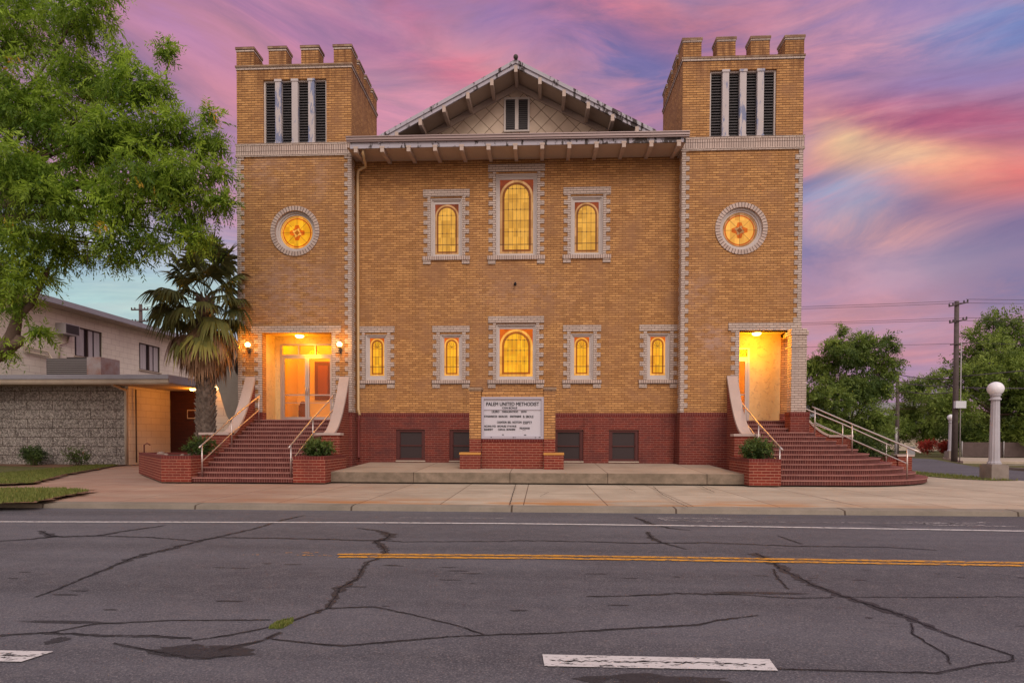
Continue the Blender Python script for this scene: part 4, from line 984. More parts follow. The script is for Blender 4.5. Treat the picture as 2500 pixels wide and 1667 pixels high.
# gable -------------------------------------------------------------------
AXG = -.79; APZ = 12.80; SL = (12.80-10.55)/(4.3)
b = MB(); b.xz([(AXG-4.1, 10.6), (AXG+4.1, 10.6), (AXG, 12.85)], D, D+.2)
b.build('gable_wall', SHIN, CH)
b = MB()     # barge board against the wall
for sg in (-1, 1):
    P = [(AXG, 12.53), (AXG, 12.74), (AXG+sg*4.2, 12.74-4.2*SL), (AXG+sg*4.2, 12.53-4.2*SL)]
    b.xz(P if sg < 0 else P[::-1], D-.05, D-.002)
b.build('gable_trim', BRK, CH)
b = MB()     # soffit of the rake + roof slabs running back
for sg in (-1, 1):
    X1 = AXG+sg*4.3
    zf = lambda x, o: APZ-abs(x-AXG)*SL+o
    P = [(AXG, zf(AXG, .0)), (X1, zf(X1, .0)), (X1, zf(X1, .07)), (AXG, zf(AXG, .07))]
    b.xz(P if sg > 0 else P[::-1], GY-.02, 36)
b.build('roof', ROOFM, CH)
b = MB()
for sg in (-1, 1):
    X1 = AXG+sg*4.2; P = [(AXG, APZ-.035), (X1, APZ-.035-4.2*SL), (X1, APZ-4.2*SL-.006), (AXG, APZ-.006)]
    b.xz(P if sg > 0 else P[::-1], GY+.03, D-.003)
b.build('rake_soffit', SOFF, CH)
b = MB()
for sg in (-1, 1):
    X1 = AXG+sg*4.3; P = [(AXG, APZ-.16), (X1, APZ-.16-4.3*SL), (X1, APZ-4.3*SL-.008), (AXG, APZ-.008)]
    b.xz(P if sg > 0 else P[::-1], GY-.03, GY+.03)
    P = [(AXG, APZ-.04), (X1, APZ-.04-4.3*SL), (X1, APZ-4.3*SL+.075), (AXG, APZ+.075)]
    b.xz(P if sg > 0 else P[::-1], GY-.07, GY-.032)
b.build('rake_board', RAKE, CH)
b = MB(); b.tube([(AXG, GY-.1, APZ+.09), (AXG, 36, APZ+.09)], .05, 10); b.ball((AXG, GY-.12, APZ+.10), .075); b.build('ridge_cap', ROOFM, CH)
for k in range(-5, 6):
    x = AXG+k*.745; zz = APZ-abs(k*.745)*SL-.10; b = MB()
    b.yz([(GY-.04, zz), (GY-.04, zz-.20), (GY+.08, zz-.21), (D-.052, zz-.13), (D-.052, zz)][::-1], x-.052, x+.052); b.build('rake_bracket', BRK, CH)
b = MB(); a0, a1, z0, z1 = -1.218, -.378, 11.18, 12.28; y = D-.06
for q in ((a0, a0+.06, z0, z1), (a1-.06, a1, z0, z1), (a0+.06, a1-.06, z1-.06, z1), (a0+.06, a1-.06, z0, z0+.05), (-.855, -.74, z0+.05, z1-.06)): b.box(q[0], q[1], y if q[0] != -.855 else y-.02, D-.001, q[2], q[3])
lo = b.build('gable_louver', TRIM, CH)
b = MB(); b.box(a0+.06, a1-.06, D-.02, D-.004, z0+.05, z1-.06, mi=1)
for q in range(15):
    zz = z0+.06+q*.066
    for p0, p1 in ((a0+.06, -.855), (-.74, a1-.06)): b.face([(p0, D-.055, zz), (p1, D-.055, zz), (p1, D-.022, zz+.06), (p0, D-.022, zz+.06)]); b.face([(p0, D-.055, zz-.012), (p1, D-.055, zz-.012), (p1, D-.055, zz), (p0, D-.055, zz)])
b.build('slats', [LOUV, DARK], lo)
# downspouts
b = MB(); b.tube([(-5.62, GY+.1, 10.34), (-5.62, GY+.12, 10.15), (-5.72, D-.25, 10.06), (-6.0, D-.12, 9.99), (-6.035, D-.10, 9.85), (-6.035, D-.10, 2.15), (-5.97, D-.16, 1.95)], .045, 8)
b.build('downspout', PIPE, CH)
b = MB(); b.tube([(-5.98, D-.15, 1.99), (-6.03, D-.09, 1.75), (-6.03, D-.09, .62), (-6.0, D-.16, .52)], .042, 8); b.build('downspout_boot', PIPR, CH)
b = MB(); b.tube([(4.36, D-.04, .4), (4.36, D-.04, 1.9)], .012, 6); b.build('conduit', PIPR, CH)

# ================================================================== STAIRS
RI = .128
NOS = .022
sL = thing('entrance_stairs', (-7.93, 15.45, 0), 'straight brick stairs climbing to the lit glass doors of the left tower', 'stairs')
b = MB(); X0, X1 = -9.30, -6.545; TRD = .27
for n in range(1, 15):
    y = 15.45+TRD*(n-1); z0, z1 = RI*(n-1), RI*n
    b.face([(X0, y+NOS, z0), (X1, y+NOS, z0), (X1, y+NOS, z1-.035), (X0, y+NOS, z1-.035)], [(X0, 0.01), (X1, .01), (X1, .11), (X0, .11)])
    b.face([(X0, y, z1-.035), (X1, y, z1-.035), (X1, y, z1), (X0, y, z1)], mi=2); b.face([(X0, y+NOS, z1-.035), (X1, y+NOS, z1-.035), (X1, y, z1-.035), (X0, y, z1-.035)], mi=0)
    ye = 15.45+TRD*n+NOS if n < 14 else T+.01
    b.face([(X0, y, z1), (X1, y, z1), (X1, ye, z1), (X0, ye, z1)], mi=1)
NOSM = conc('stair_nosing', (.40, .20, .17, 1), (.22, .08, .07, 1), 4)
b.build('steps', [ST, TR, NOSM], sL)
def cheek(x0, x1, par, xm0=None, xm1=None, slab=None):
    """curved concrete coping on a brick cheek wall, falling from the tower to a slab"""
    zt, zb, yb_, yt = 3.19, 1.34, 17.62, 19.10
    prof = []
    for k in range(15):
        t = k/14; prof.append((yb_+(yt-yb_)*t, zb+(zt-zb)*(t**1.9*.88+.12*t)))
    cpz = MB(); th = .075
    outer = prof; inner = []
    for i, p in enumerate(prof):
        q = prof[min(i+1, 14)]; o_ = prof[max(i-1, 0)]; d = Vector((q[0]-o_[0], q[1]-o_[1])).normalized(); inner.append((p[0]+d.y*th, p[1]-d.x*th))
    for i in range(14):
        for f_ in ([(x0, *outer[i]), (x1, *outer[i]), (x1, *outer[i+1]), (x0, *outer[i+1])], [(x0, *outer[i]), (x0, *outer[i+1]), (x0, *inner[i+1]), (x0, *inner[i])], [(x1, *outer[i+1]), (x1, *outer[i]), (x1, *inner[i]), (x1, *inner[i+1])]): cpz.face(f_)
    cpz.face([(x0, *outer[14]), (x1, *outer[14]), (x1, 19.15, zt), (x0, 19.15, zt)])
    cpz.face([(x1, *outer[14]), (x1, *inner[14]), (x1, 19.15, zt-.3), (x1, 19.15, zt)])
    cpz.build('cheek_coping', COPE, par)
    wl = MB(); wp = [(yb_+.02, 0)]+[(p[0], p[1]) for p in inner if p[0] < 19.13]+[(19.148, inner[-1][1]), (19.148, 0)]
    wl.yz(wp[::-1], x0+.025, x1-.025); wl.build('cheek_wall', RP, par)
    s_ = MB(); s_.box(slab[0], slab[1], 17.42, yb_+.12, 1.275, 1.345); s_.build('cheek_slab', COPE, par)
    return prof
cheek(-9.66, -9.335, sL, slab=(-10.27, -9.335)); cheek(-6.535, -6.215, sL, slab=(-6.74, -5.94))
b = MB(); b.box(-10.20, -9.335, 17.46, 17.8, .0, 1.275, skip='t'); b.build('cheek_wall', RP, sL)
b = MB(); b.box(-6.525, -5.98, 17.46, 17.7, .0, 1.275, skip='t'); b.build('cheek_wall', RP, sL)

sR = thing('corner_stairs', (8.0, 15.7, 0), 'fan shaped brick stairs curving round the corner of the right tower', 'stairs')
b = MB(); CX, CY, R0, TD_ = 7.8, 19.5, 3.85, .29; XL = 6.17; NA = 30
def ringpts(r_):
    P = [(XL, CY-r_)]
    for k in range(5): P.append((XL+(CX-XL)*(k+1)/5, CY-r_))
    P += [(CX+r_*math.sin(R(90*k/NA)), CY-r_*math.cos(R(90*k/NA))) for k in range(1, NA+1)]
    P.append((CX+r_, 20.32)); return P
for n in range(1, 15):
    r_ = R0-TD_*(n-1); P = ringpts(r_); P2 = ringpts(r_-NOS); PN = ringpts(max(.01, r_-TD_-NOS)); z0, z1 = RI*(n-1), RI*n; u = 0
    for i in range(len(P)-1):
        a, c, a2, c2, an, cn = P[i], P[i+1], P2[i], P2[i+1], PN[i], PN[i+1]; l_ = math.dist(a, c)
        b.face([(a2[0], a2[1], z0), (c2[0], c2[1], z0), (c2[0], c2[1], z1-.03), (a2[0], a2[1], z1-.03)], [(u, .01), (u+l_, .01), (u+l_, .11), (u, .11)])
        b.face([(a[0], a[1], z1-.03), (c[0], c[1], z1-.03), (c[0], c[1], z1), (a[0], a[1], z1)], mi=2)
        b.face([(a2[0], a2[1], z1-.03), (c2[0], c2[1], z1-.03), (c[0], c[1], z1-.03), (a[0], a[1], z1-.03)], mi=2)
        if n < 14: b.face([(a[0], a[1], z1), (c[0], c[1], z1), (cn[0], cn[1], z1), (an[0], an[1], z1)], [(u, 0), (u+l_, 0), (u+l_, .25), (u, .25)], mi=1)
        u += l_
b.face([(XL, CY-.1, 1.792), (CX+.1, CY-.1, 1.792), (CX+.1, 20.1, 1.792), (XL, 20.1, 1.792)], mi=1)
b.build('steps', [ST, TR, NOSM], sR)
cheek(5.895, 6.215, sR, slab=(5.585, 6.335)); 
b = MB(); b.box(5.62, 6.19, 17.46, 17.72, 0, 1.275, skip='t'); b.build('cheek_wall', RP, sR)
# cheek of the side flight, falling towards +X at the back of the stairs
b = MB(); w_ = MB(); prof = []
for k in range(15):
    t = k/14; prof.append((9.75-(9.75-8.2)*t, 1.335+(3.15-1.335)*(t**1.9*.88+.12*t)))
pi = []
for i, p in enumerate(prof):
    q = prof[min(i+1, 14)]; o_ = prof[max(i-1, 0)]; d = Vector((q[0]-o_[0], q[1]-o_[1])).normalized(); pi.append((p[0]+d[1]*-.07*-1*-1, p[1]+d[0]*.07))
for i in range(14):
    b.xz([prof[i], prof[i+1], pi[i+1], pi[i]], 20.30, 20.62)
b.box(9.62, 10.42, 20.27, 20.68, 1.27, 1.345); b.build('cheek_coping', COPE, sR)
w_.xz([(9.98, 0), (9.98, 1.27)]+[(p[0], p[1]-.02) for p in prof if p[1] > 1.36]+[(8.2, 0)], 20.33, 20.6); w_.box(9.98, 10.36, 20.33, 20.62, 0, 1.27); w_.build('cheek_wall', RP, sR)

# planters ----------------------------------------------------------------
def planter(poly, z, label, capz=.085):
    b = MB(); b.prism(poly, 0, z-capz, 0, top=False)
    cx_ = sum(p[0] for p in poly)/len(poly); cy__ = sum(p[1] for p in poly)/len(poly)
    o_ = thing('brick_planter', (cx_, cy__, 0), label, 'planter', 'brick planters beside the stairs')
    b.build('planter_wall', RP, o_)
    c = MB(); inn = []
    n = len(poly)
    for i, p in enumerate(poly):
        a, q = Vector(poly[i-1]), Vector(poly[(i+1) % n]); v = Vector(p); d1 = (v-a).normalized(); d2 = (q-v).normalized(); n1 = Vector((-d1.y, d1.x)); n2 = Vector((-d2.y, d2.x)); mm = (n1+n2); mm = mm/(mm.dot(n1) or 1)
        inn.append(tuple(v+mm*.2))
    out_ = poly; u = 0
    for i in range(n):
        a, q, a2, q2 = out_[i], out_[(i+1) % n], inn[i], inn[(i+1) % n]; l_ = math.dist(a, q)
        c.face([(a[0], a[1], z-capz), (q[0], q[1], z-capz), (q[0], q[1], z), (a[0], a[1], z)], [(u, .05), (u+l_, .05), (u+l_, .15), (u, .15)])
        c.face([(a[0], a[1], z), (q[0], q[1], z), (q2[0], q2[1], z), (a2[0], a2[1], z)], [(u, .02), (u+l_, .02), (u+l_, .22), (u, .22)])
        c.face([(q2[0], q2[1], z), (q2[0], q2[1], z-.15), (a2[0], a2[1], z-.15), (a2[0], a2[1], z)], [(u, .02), (u+l_, .02), (u+l_, .22), (u, .22)]); u += l_
    c.build('planter_cap', RS, o_)
    s_ = MB(); s_.face([(p[0], p[1], z-.07) for p in inn]); s_.build('planter_soil', SOIL, o_)
    return o_
planter([(-10.12, 15.42), (-9.31, 15.42), (-9.31, 17.44), (-10.3, 17.44), (-10.3, 19.3), (-13.3, 19.1)], .70, 'long low brick planter with garden rocks, left of the left stairs')
planter([(-6.53, 15.42), (-5.66, 15.42), (-5.66, 17.1), (-5.95, 17.44), (-6.53, 17.44)], .70, 'brick planter between the left stairs and the platform')
planter([(5.36, 15.48), (6.16, 15.48), (6.16, 17.44), (5.58, 17.44), (5.36, 17.1)], .68, 'brick planter between the platform and the corner stairs')
pr = planter([(10.0, 20.30), (12.25, 20.30), (12.25, 21.2), (10.0, 21.2)], .60, 'low brick planter behind the corner stairs with a pale capped end')
b = MB(); b.box(11.86, 12.30, 20.24, 20.66, 0, .64); b.build('end_pier', RP, pr); b = MB(); b.box(11.8, 12.36, 20.2, 20.7, .64, .70); b.build('end_cap', COPE, pr)
for k, (x, y, s_) in enumerate([(-11.1, 16.9, .11), (-10.75, 16.6, .07), (-10.2, 16.5, .06), (-10.1, 16.75, .09)]):
    b = MB(); b.ball((x, y, .66+s_*.4), s_, sz=.7, seg=9, rg=6); tag(b.build('rock', ROCK), ['pale round rock, largest on the soil of the long planter', 'small brown rock in the long planter right of the largest rock', 'smallest rock near the shrub of the long planter', 'dark rock behind the smallest rock of the long planter'][k], 'rock')
b = MB(); b.tube([(-12.7, 18.5, .6), (-12.7, 18.5, .95), (-12.6, 18.5, 1.0), (-12.5, 18.5, .95)], .02, 6); tag(b.build('garden_tap', PIPR), 'thin bent water pipe rising at the left end of the long planter', 'tap')

# handrails ---------------------------------------------------------------
def rail(pts, label, h=.86, mid=.42, ext=(.0, .0), post_r=.019, offm=None):
    """pts: feet of the posts"""
    o_ = thing('handrail', pts[0], label, 'handrail', 'steel pipe handrails on the stairs')
    for p in pts:
        b = MB(); b.tube([p, (p[0], p[1], p[2]+h)], post_r, 8); b.build('post', STEEL, o_)
    P = [Vector(p) for p in pts]; d0 = (P[0]-P[1]).normalized(); d1 = (P[-1]-P[-2]).normalized()
    for hh, nm, rr, e0, e1 in ((h, 'top_rail', .024, ext[0], ext[1]), (mid, 'lower_rail', .017, .02, .02)):
        b = MB(); b.tube([P[0]+d0*e0+Vector((0, 0, hh))]+[p+Vector((0, 0, hh)) for p in P]+[P[-1]+d1*e1+Vector((0, 0, hh))], rr, 8); b.build(nm, STEEL, o_)
def sz(y): return RI*(1+int((y-15.45)/TRD+1e-3))
rail([(-9.10, 15.60, RI), (-9.10, 17.15, sz(17.15)), (-9.10, 18.85, sz(18.85))], 'steel handrail with three posts up the left edge of the left stairs', ext=(.15, .12))
rail([(-6.66, 15.60, RI), (-6.66, 17.15, sz(17.15)), (-6.66, 18.85, sz(18.85))], 'steel handrail up the right edge of the left stairs, past a planter', ext=(.15, .1))
rail([(6.24, 15.78, RI), (6.24, 17.3, RI*6), (6.24, 18.95, RI*12)], 'steel handrail up the left edge of the corner stairs', ext=(.2, .1))
rail([(9.85, 16.42, RI), (8.98, 17.55, RI*6), (8.33, 18.45, RI*10)], 'long steel handrail slanting down the curved side of the corner stairs from the pier', ext=(.35, .1))
rail([(11.3, 19.95, RI*2), (9.9, 19.95, RI*7), (8.35, 19.95, RI*12)], 'steel handrail at the back of the corner stairs beside the curved coping', ext=(.2, .1), h=.80)

# lamps -------------------------------------------------------------------
def sconce(x, z, label):
    o_ = thing('wall_lamp', (x, T, z-.2), label, 'wall lamp', 'wall lamps beside the left door')
    b = MB(); b.box(x-.04, x+.04, T-.02, T, z-.28, z-.1); b.tube([(x, T-.02, z-.2), (x, T-.10, z-.24), (x, T-.13, z-.12), (x, T-.13, z-.09)], .016, 8); b.lathe(x, T-.13, [(.03, z-.12), (.055, z-.085), (.05, z-.07)], 12); b.build('bracket', WINF, o_)
    b = MB(); b.ball((x, T-.13, z), .085, sz=.95); b.build('lamp_glass', BULB, o_)
    l = lamp('lamp_light', (x, T-.24, z), 24, (1, .40, .006), .05); l.parent = o_; l.matrix_parent_inverse = pinv(o_)
sconce(-9.54, 4.22, 'glowing wall lamp on the brick left of the left tower door, nearer the palm')
sconce(-6.50, 4.22, 'glowing wall lamp on the brick right of the left tower door, near the downspout')
def ceiling_lamp(x, y, z, label, p):
    o_ = thing('ceiling_lamp', (x, y, z), label, 'ceiling lamp', 'ceiling lamps in the church porches')
    b = MB(); b.lathe(x, y, [(.001, z), (.15, z), (.16, z-.03), (.14, z-.04)], 20); b.build('lamp_base', TRIM, o_)
    b = MB(); b.lathe(x, y, [(.14, z-.03), (.135, z-.075), (.09, z-.11), (.001, z-.12)], 20); b.build('lamp_glass', BULB, o_)
    l = lamp('lamp_light', (x, y-.22, z-.50), p, (1, .41, .001), .16); l.parent = o_; l.matrix_parent_inverse = pinv(o_)
ceiling_lamp(-8.06, 19.62, 4.655, 'glowing round ceiling lamp above the left tower doors', 62)
ceiling_lamp(6.98, 19.62, 4.655, 'glowing round ceiling lamp in the right corner porch', 100)
for x, y, z, p in ((-8.3, 21.0, 4.8, 105), (5.9, 21.0, 4.8, 105)):
    o_ = thing('ceiling_lamp', (x, y, 5.2), 'lamp hung inside the vestibule behind the %s tower doors' % ('left' if x < 0 else 'right'), 'ceiling lamp', 'ceiling lamps in the church porches')
    b = MB(); b.lathe(x, y, [(.001, 5.19), (.12, 5.18), (.10, 5.11), (.001, 5.09)], 16); b.build('lamp_glass', BULB, o_)
    l = lamp('lamp_light', (x, y, z), p, (1, .42, .004), .12); l.parent = o_; l.matrix_parent_inverse = pinv(o_)

# ================================================================== NOTICE BOARD
SY = 17.2
SG = thing('notice_board', (AX, SY, .32), 'brick notice board with white letter panel between two yellow brick posts', 'sign')
def sgy(x): return x
b = MB(); b.box(-1.70, .11, SY+.02, SY+.30, .31, 1.175); b.box(-1.71, .115, SY-.0, SY+.32, 1.10, 1.176, mi=1); b.build('brick_base', [RP, RS], SG)
for (a, c) in ((-2.045, -1.712), (.115, .44)):
    b = MB(); b.box(a, c, SY-.05, SY+.36, .31, 1.17, mi=0); b.box(a, c, SY-.05, SY+.36, 1.17, 2.585, mi=1); b.box(a-.03, c+.03, SY-.08, SY+.39, 2.60, 2.67, mi=2); b.box(a-.01, c+.01, SY-.06, SY+.37, 2.56, 2.60, mi=2)
    b.build('post', [RP, YB, CAPB], SG)
for (a, c) in ((-2.31, -1.715), (.118, .68)):
    b = MB(); b.box(a, c, SY-.16, SY-.052, .31, .72, mi=0); 
    (b.box(a, -2.047, SY-.052, SY+.3, .31, .72) if a < -1 else b.box(.442, c, SY-.052, SY+.3, .31, .72))
    b.box(a-.015, c+.01, SY-.175, SY-.053, .72, .785, mi=1); (b.box(a-.015, -2.047, SY-.053, SY+.31, .72, .785, mi=1) if a < -1 else b.box(.442, c+.01, SY-.053, SY+.31, .72, .785, mi=1))
    b.build('foot_pier', [RP, YCAP], SG)
b = MB(); b.box(-1.70, .11, SY+.02, SY+.30, 2.395, 2.52, mi=0); b.build('header', [YB], SG)
b = MB(); a0, a1, z0, z1 = -1.70, .108, 1.18, 2.39
for q in ((a0, a0+.065, z0, z1), (a1-.07, a1, z0, z1), (a0+.065, a1-.07, z1-.06, z1), (a0+.065, a1-.07, z0, z0+.075), (a0+.065, a1-.07, 2.015, 2.03)): b.box(q[0], q[1], SY-.02 if q[2] != 2.015 else SY+.01, SY+.05, q[2], q[3])
fr = b.build('board_frame', SIGNF, SG)
b = MB(); b.face([(a0+.065, SY+.035, z0+.07), (a1-.07, SY+.035, z0+.07), (a1-.07, SY+.035, z1-.06), (a0+.065, SY+.035, z1-.06)]); pn = b.build('letter_panel', SIGNW, SG)
LT = [('PALEM UNITED METHODIST', -1.565, 2.135, 1.535, .108), ('CGN BCNUS', -1.10, 2.048, .436, .058), ('LILERO', -1.401, 1.935, .219, .066), ('DREALIENTIOO', -1.10, 1.939, .464, .056), ('2070', -.555, 1.939, .164, .056),
 ('KVNANNECDI', -1.619, 1.799, .37, .064), ('BIDRCES', -1.2, 1.799, .255, .06), ('BNSTENBNE', -.867, 1.8, .322, .06), ('B. SBOLE', -.491, 1.791, .30, .07), ('CAUNTION', -1.248, 1.63, .277, .064), ('BEL', -.935, 1.631, .10, .063), ('NOITON', -.799, 1.631, .264, .063), ('ESSPT7', -.49, 1.612, .254, .08),
 ('NCUNA FYD', -1.619, 1.517, .335, .058), ('BICNUES', -1.235, 1.518, .255, .057), ('IF NI NUS', -.944, 1.518, .255, .058), ('BUNIDEFT', -1.618, 1.422, .255, .058), ('CONI AL', -1.217, 1.423, .21, .058), ('BONNERE', -.971, 1.424, .255, .057), ('VEUADNAB', -.598, 1.461, .299, .058)]
for txt, x, z, wd, ht in LT:
    cu = bpy.data.curves.new('lettering', 'FONT'); cu.body = txt; cu.extrude = .004; cu.offset = 0; ot = bpy.data.objects.new('lettering', cu); COL.objects.link(ot)
    dg = bpy.context.evaluated_depsgraph_get(); dg.update(); me = bpy.data.meshes.new_from_object(ot.evaluated_get(dg)); bpy.data.objects.remove(ot)
    co = np.array([v.co[:] for v in me.vertices]); lo_, hi_ = co.min(0), co.max(0)
    VV, PP = [], []; dx = .0045 if ht > .09 else .003
    for q, (ax_, az__) in enumerate(((0, 0), (dx, 0), (0, dx*.6), (dx, dx*.6))):
        i0 = len(VV); VV += [(x+ax_+(v[0]-lo_[0])/(hi_[0]-lo_[0])*(wd-dx), SY+.028-q*.0006-v[2]*.5, z+az__+(v[1]-lo_[1])/(hi_[1]-lo_[1])*(ht-dx)) for v in co]; PP += [tuple(i0+k for k in p.vertices) for p in me.polygons]
    me2 = bpy.data.meshes.new('lettering'); me2.from_pydata(VV, [], PP)
    me2.materials.append(BLK); bpy.data.meshes.remove(me); o = bpy.data.objects.new('lettering', me2); COL.objects.link(o); o.parent = pn; o.matrix_parent_inverse = pinv(pn)
b = MB()
for x, z, w_ in ((-1.10, 1.29, .05), (-.46, 1.285, .06), (-.50, 1.43, .025), (-.45, 1.43, .025)): b.box(x, x+w_, SY+.022, SY+.03, z, z+.02 if w_ > .03 else z+.012)
b.build('panel_marks', BLK, pn)
b = MB()
for x, z, w_ in ((-1.43, 1.215, .035), (-.79, 1.21, .05), (-.72, 1.21, .02), (-.15, 1.21, .04), (-.04, 1.215, .06)): b.box(x, x+w_, SY-.024, SY-.019, z, z+.02)
b.build('latch', BLK, fr)

# ================================================================== ANNEX
AN = thing('parish_hall', (-22, 25, 0), 'low annex with rough aggregate block wall, flat roof and grey fascia left of the palm', 'building')
AYF = 25.0
b = MB(); b.face([(-60, AYF, 0), (-18.0, AYF, 0), (-18.0, AYF, 3.6), (-60, AYF, 3.6)]); b.build('block_wall', EXPO, AN)
b = MB(); b.face([(-18.0, AYF, 0), (-17.85, AYF, 0), (-17.85, AYF, 3.6), (-18.0, AYF, 3.6)], mi=0)
b.face([(-17.85, AYF, 0), (-17.65, 27.6, 0), (-17.65, 27.6, 3.6), (-17.85, AYF, 3.6)]); b.build('side_wall', BLOCK, AN)
b = MB(); b.face([(-17.65, 27.6, 0), (-13.0, 27.6, 0), (-13.0, 27.6, 3.6), (-17.65, 27.6, 3.6)]); b.build('recessed_wall', BB, AN)
b = MB(); b.box(-16.78, -16.1, 27.54, 27.6, 2.1, 2.52); b.box(-16.74, -16.14, 27.53, 27.54, 2.14, 2.48, mi=1); b.build('wall_vent', [CREAM, BB], AN)
b = MB(); b.box(-60, -15.4, 24.0, 27.9, 3.42, 3.50, mi=1); b.box(-60, -15.4, 23.97, 24.0, 3.47, 3.62, mi=1); b.box(-60, -15.37, 23.93, 24.0, 3.62, 3.80, mi=0); b.box(-15.4, -15.37, 24.0, 27.9, 3.47, 3.80, mi=0); b.box(-60, -15.4, 24.0, 40, 3.50, 3.77, mi=2)
b.build('flat_roof', [FASC, CREAM, ROOFM], AN)
b = MB(); b.tube([(-17.9, 24.1, 3.55), (-17.9, 24.12, 3.38), (-17.9, 24.9, 3.22), (-17.9, 24.93, 3.1), (-17.9, 24.93, .05)], .055, 8); b.box(-17.99, -17.86, 24.93, 24.998, 0, 3.3); b.build('downspout', CREAM, AN)
b = MB(); b.tube([(-17.72, AYF+.3, .1), (-17.72, AYF+.3, 3.3)], .03, 6); b.build('conduit', WINF, AN)
# canopy lamp (hidden by the palm), which lights the recess
o_ = thing('canopy_lamp', (-15.6, 26.2, 3.42), 'lamp under the canopy of the annex behind the palm', 'ceiling lamp')
b = MB(); b.lathe(-15.75, 26.3, [(.001, 3.42), (.13, 3.41), (.11, 3.33), (.001, 3.31)], 16); b.build('lamp_glass', BULB, o_)
l = lamp('lamp_light', (-15.75, 26.3, 3.15), 55, (1, .29, .006), .12); l.parent = o_; l.matrix_parent_inverse = pinv(o_)
# grey wall behind the left tower, with a round dark vent, and its lit return
gw = thing('side_wing', (-11.5, 23, 0), 'grey rendered side wing with a dark round window between the palm and left tower', 'building')
b = MB(); P = [(-9.93, 0), (-9.93, 4.85), (-13.2, 4.85), (-13.2, 3.5), (-12.82, 3.3), (-12.66, 2.9), (-12.55, 2.5), (-12.42, 2.1), (-12.25, 1.8), (-11.9, 1.4), (-11.6, 1.1), (-11.6, 0)]
b.xz(P[::-1][::-1] if False else [P[0]]+P[1:][::1], 23.0, 23.2) if False else b.xz(P, 23.0, 23.2); b.build('wing_wall', GREYW, gw)
b = MB(); b.xz([(-11.55+.53*math.cos(2*PI*k/32), 4.03+.53*math.sin(2*PI*k/32)) for k in range(32)], 22.97, 22.999); b.build('round_vent', DARK, gw)
b = MB(); b.box(-13.75, -11.0, 23.9, 24.0, 0, 3.6); b.build('inner_wall', BLOCK, gw)
l = lamp('lamp_light', (-12.9, 23.45, 3.1), 16, (1, .30, .006), .08)
o_ = thing('passage_lamp', (-13.0, 23.5, 3.2), 'small lamp in the passage behind the palm trunk', 'wall lamp'); b = MB(); b.ball((-13.15, 23.6, 3.2), .07); b.build('lamp_glass', BULB, o_); l.parent = o_; l.matrix_parent_inverse = pinv(o_)

# two-storey block
TB = thing('apartment_block', (-27, 32, 0), 'two storey cream block building with a flat roof rising behind the annex', 'building')
XB = -23.5
b = MB(); 
wins = [(29.03, 30.93, 5.33, 6.82), (33.87, 35.8, 5.2, 6.78)]
ys = sorted({20., 42.} | {h[0] for h in wins} | {h[1] for h in wins}); zs = sorted({3.7, 7.62} | {h[2] for h in wins} | {h[3] for h in wins})
for i in range(len(ys)-1):
    for j in range(len(zs)-1):
        my, mz = (ys[i]+ys[i+1])/2, (zs[j]+zs[j+1])/2
        if any(h[0] < my < h[1] and h[2] < mz < h[3] for h in wins): continue
        b.face([(XB, ys[i], zs[j]), (XB, ys[i+1], zs[j]), (XB, ys[i+1], zs[j+1]), (XB, ys[i], zs[j+1])])
for h in wins:
    y0, y1, z0, z1 = h
    b.face([(XB, y0, z0), (XB, y0, z1), (XB-.12, y0, z1), (XB-.12, y0, z0)]); b.face([(XB, y1, z1), (XB, y1, z0), (XB-.12, y1, z0), (XB-.12, y1, z1)]); b.face([(XB, y0, z0), (XB-.12, y0, z0), (XB-.12, y1, z0), (XB, y1, z0)]); b.face([(XB, y0, z1), (XB, y1, z1), (XB-.12, y1, z1), (XB-.12, y0, z1)])
b.face([(XB, 42, 0), (-34, 42, 0), (-34, 42, 7.6), (XB, 42, 7.6)]); b.face([(-34, 20, 0), (XB, 20, 0), (XB, 20, 7.6), (-34, 20, 7.6)])
b.build('wall', BLOCK, TB)
b = MB(); b.box(-34, XB+.75, 19.5, 42.5, 7.42, 7.62); b.box(XB+.75, XB+.80, 19.5, 42.5, 7.46, 7.72, mi=1); b.box(-34, XB+.78, 19.5, 42.5, 7.62, 7.68, mi=1); b.build('roof', [CREAM, FASC], TB)
for h in wins:
    y0, y1, z0, z1 = h; b = MB()
    for q in ((y0, y0+.05, z0, z1), (y1-.05, y1, z0, z1), (y0, y1, z0, z0+.05), (y0, y1, z1-.05, z1), ((y0+y1)/2-.03, (y0+y1)/2+.03, z0, z1)): b.box(XB-.11, XB-.05, q[0], q[1], q[2], q[3])
    wo = b.build('window', WINF, TB); b = MB()
    b.box(XB-.16, XB-.13, y0, y1, z0, z1, mi=1)
    for k in range(9):
        if k in (4,): continue
        t0 = y0+.06+(y1-y0-.1)*k/9; b.box(XB-.125, XB-.115, t0, t0+(y1-y0)/9*(.9 if k % 3 else .4), z0+.05, z1-.05)
    b.build('curtain', [CURT, SCREEN], wo)
    b = MB(); b.box(XB, XB+.07, y0-.05, y1+.05, z0-.07, z0); b.build('sill', CREAM, wo)
b = MB(); b.box(XB-.2, XB+.50, 27.85, 28.75, 6.22, 6.74); o_ = thing('window_air_conditioner', (XB, 28.3, 6.2), 'grey box air conditioner sticking out of the cream wall by the upper window', 'air conditioner'); b.build('housing', ACM, o_)
b = MB()
for k in range(7): b.box(XB+.505, XB+.52, 27.9, 28.7, 6.28+k*.065, 6.31+k*.065)
b.box(XB+.5, XB+.504, 27.9, 28.7, 6.27, 6.7); b.build('grille', ACD, o_)
b = MB(); b.tube([(XB+.03, 28.6, 6.2), (XB+.03, 28.55, 5.9), (XB+.04, 28.0, 5.7), (XB+.04, 28.0, 4.7)], .04, 6); b.build('drain_pipe', CREAM, o_)
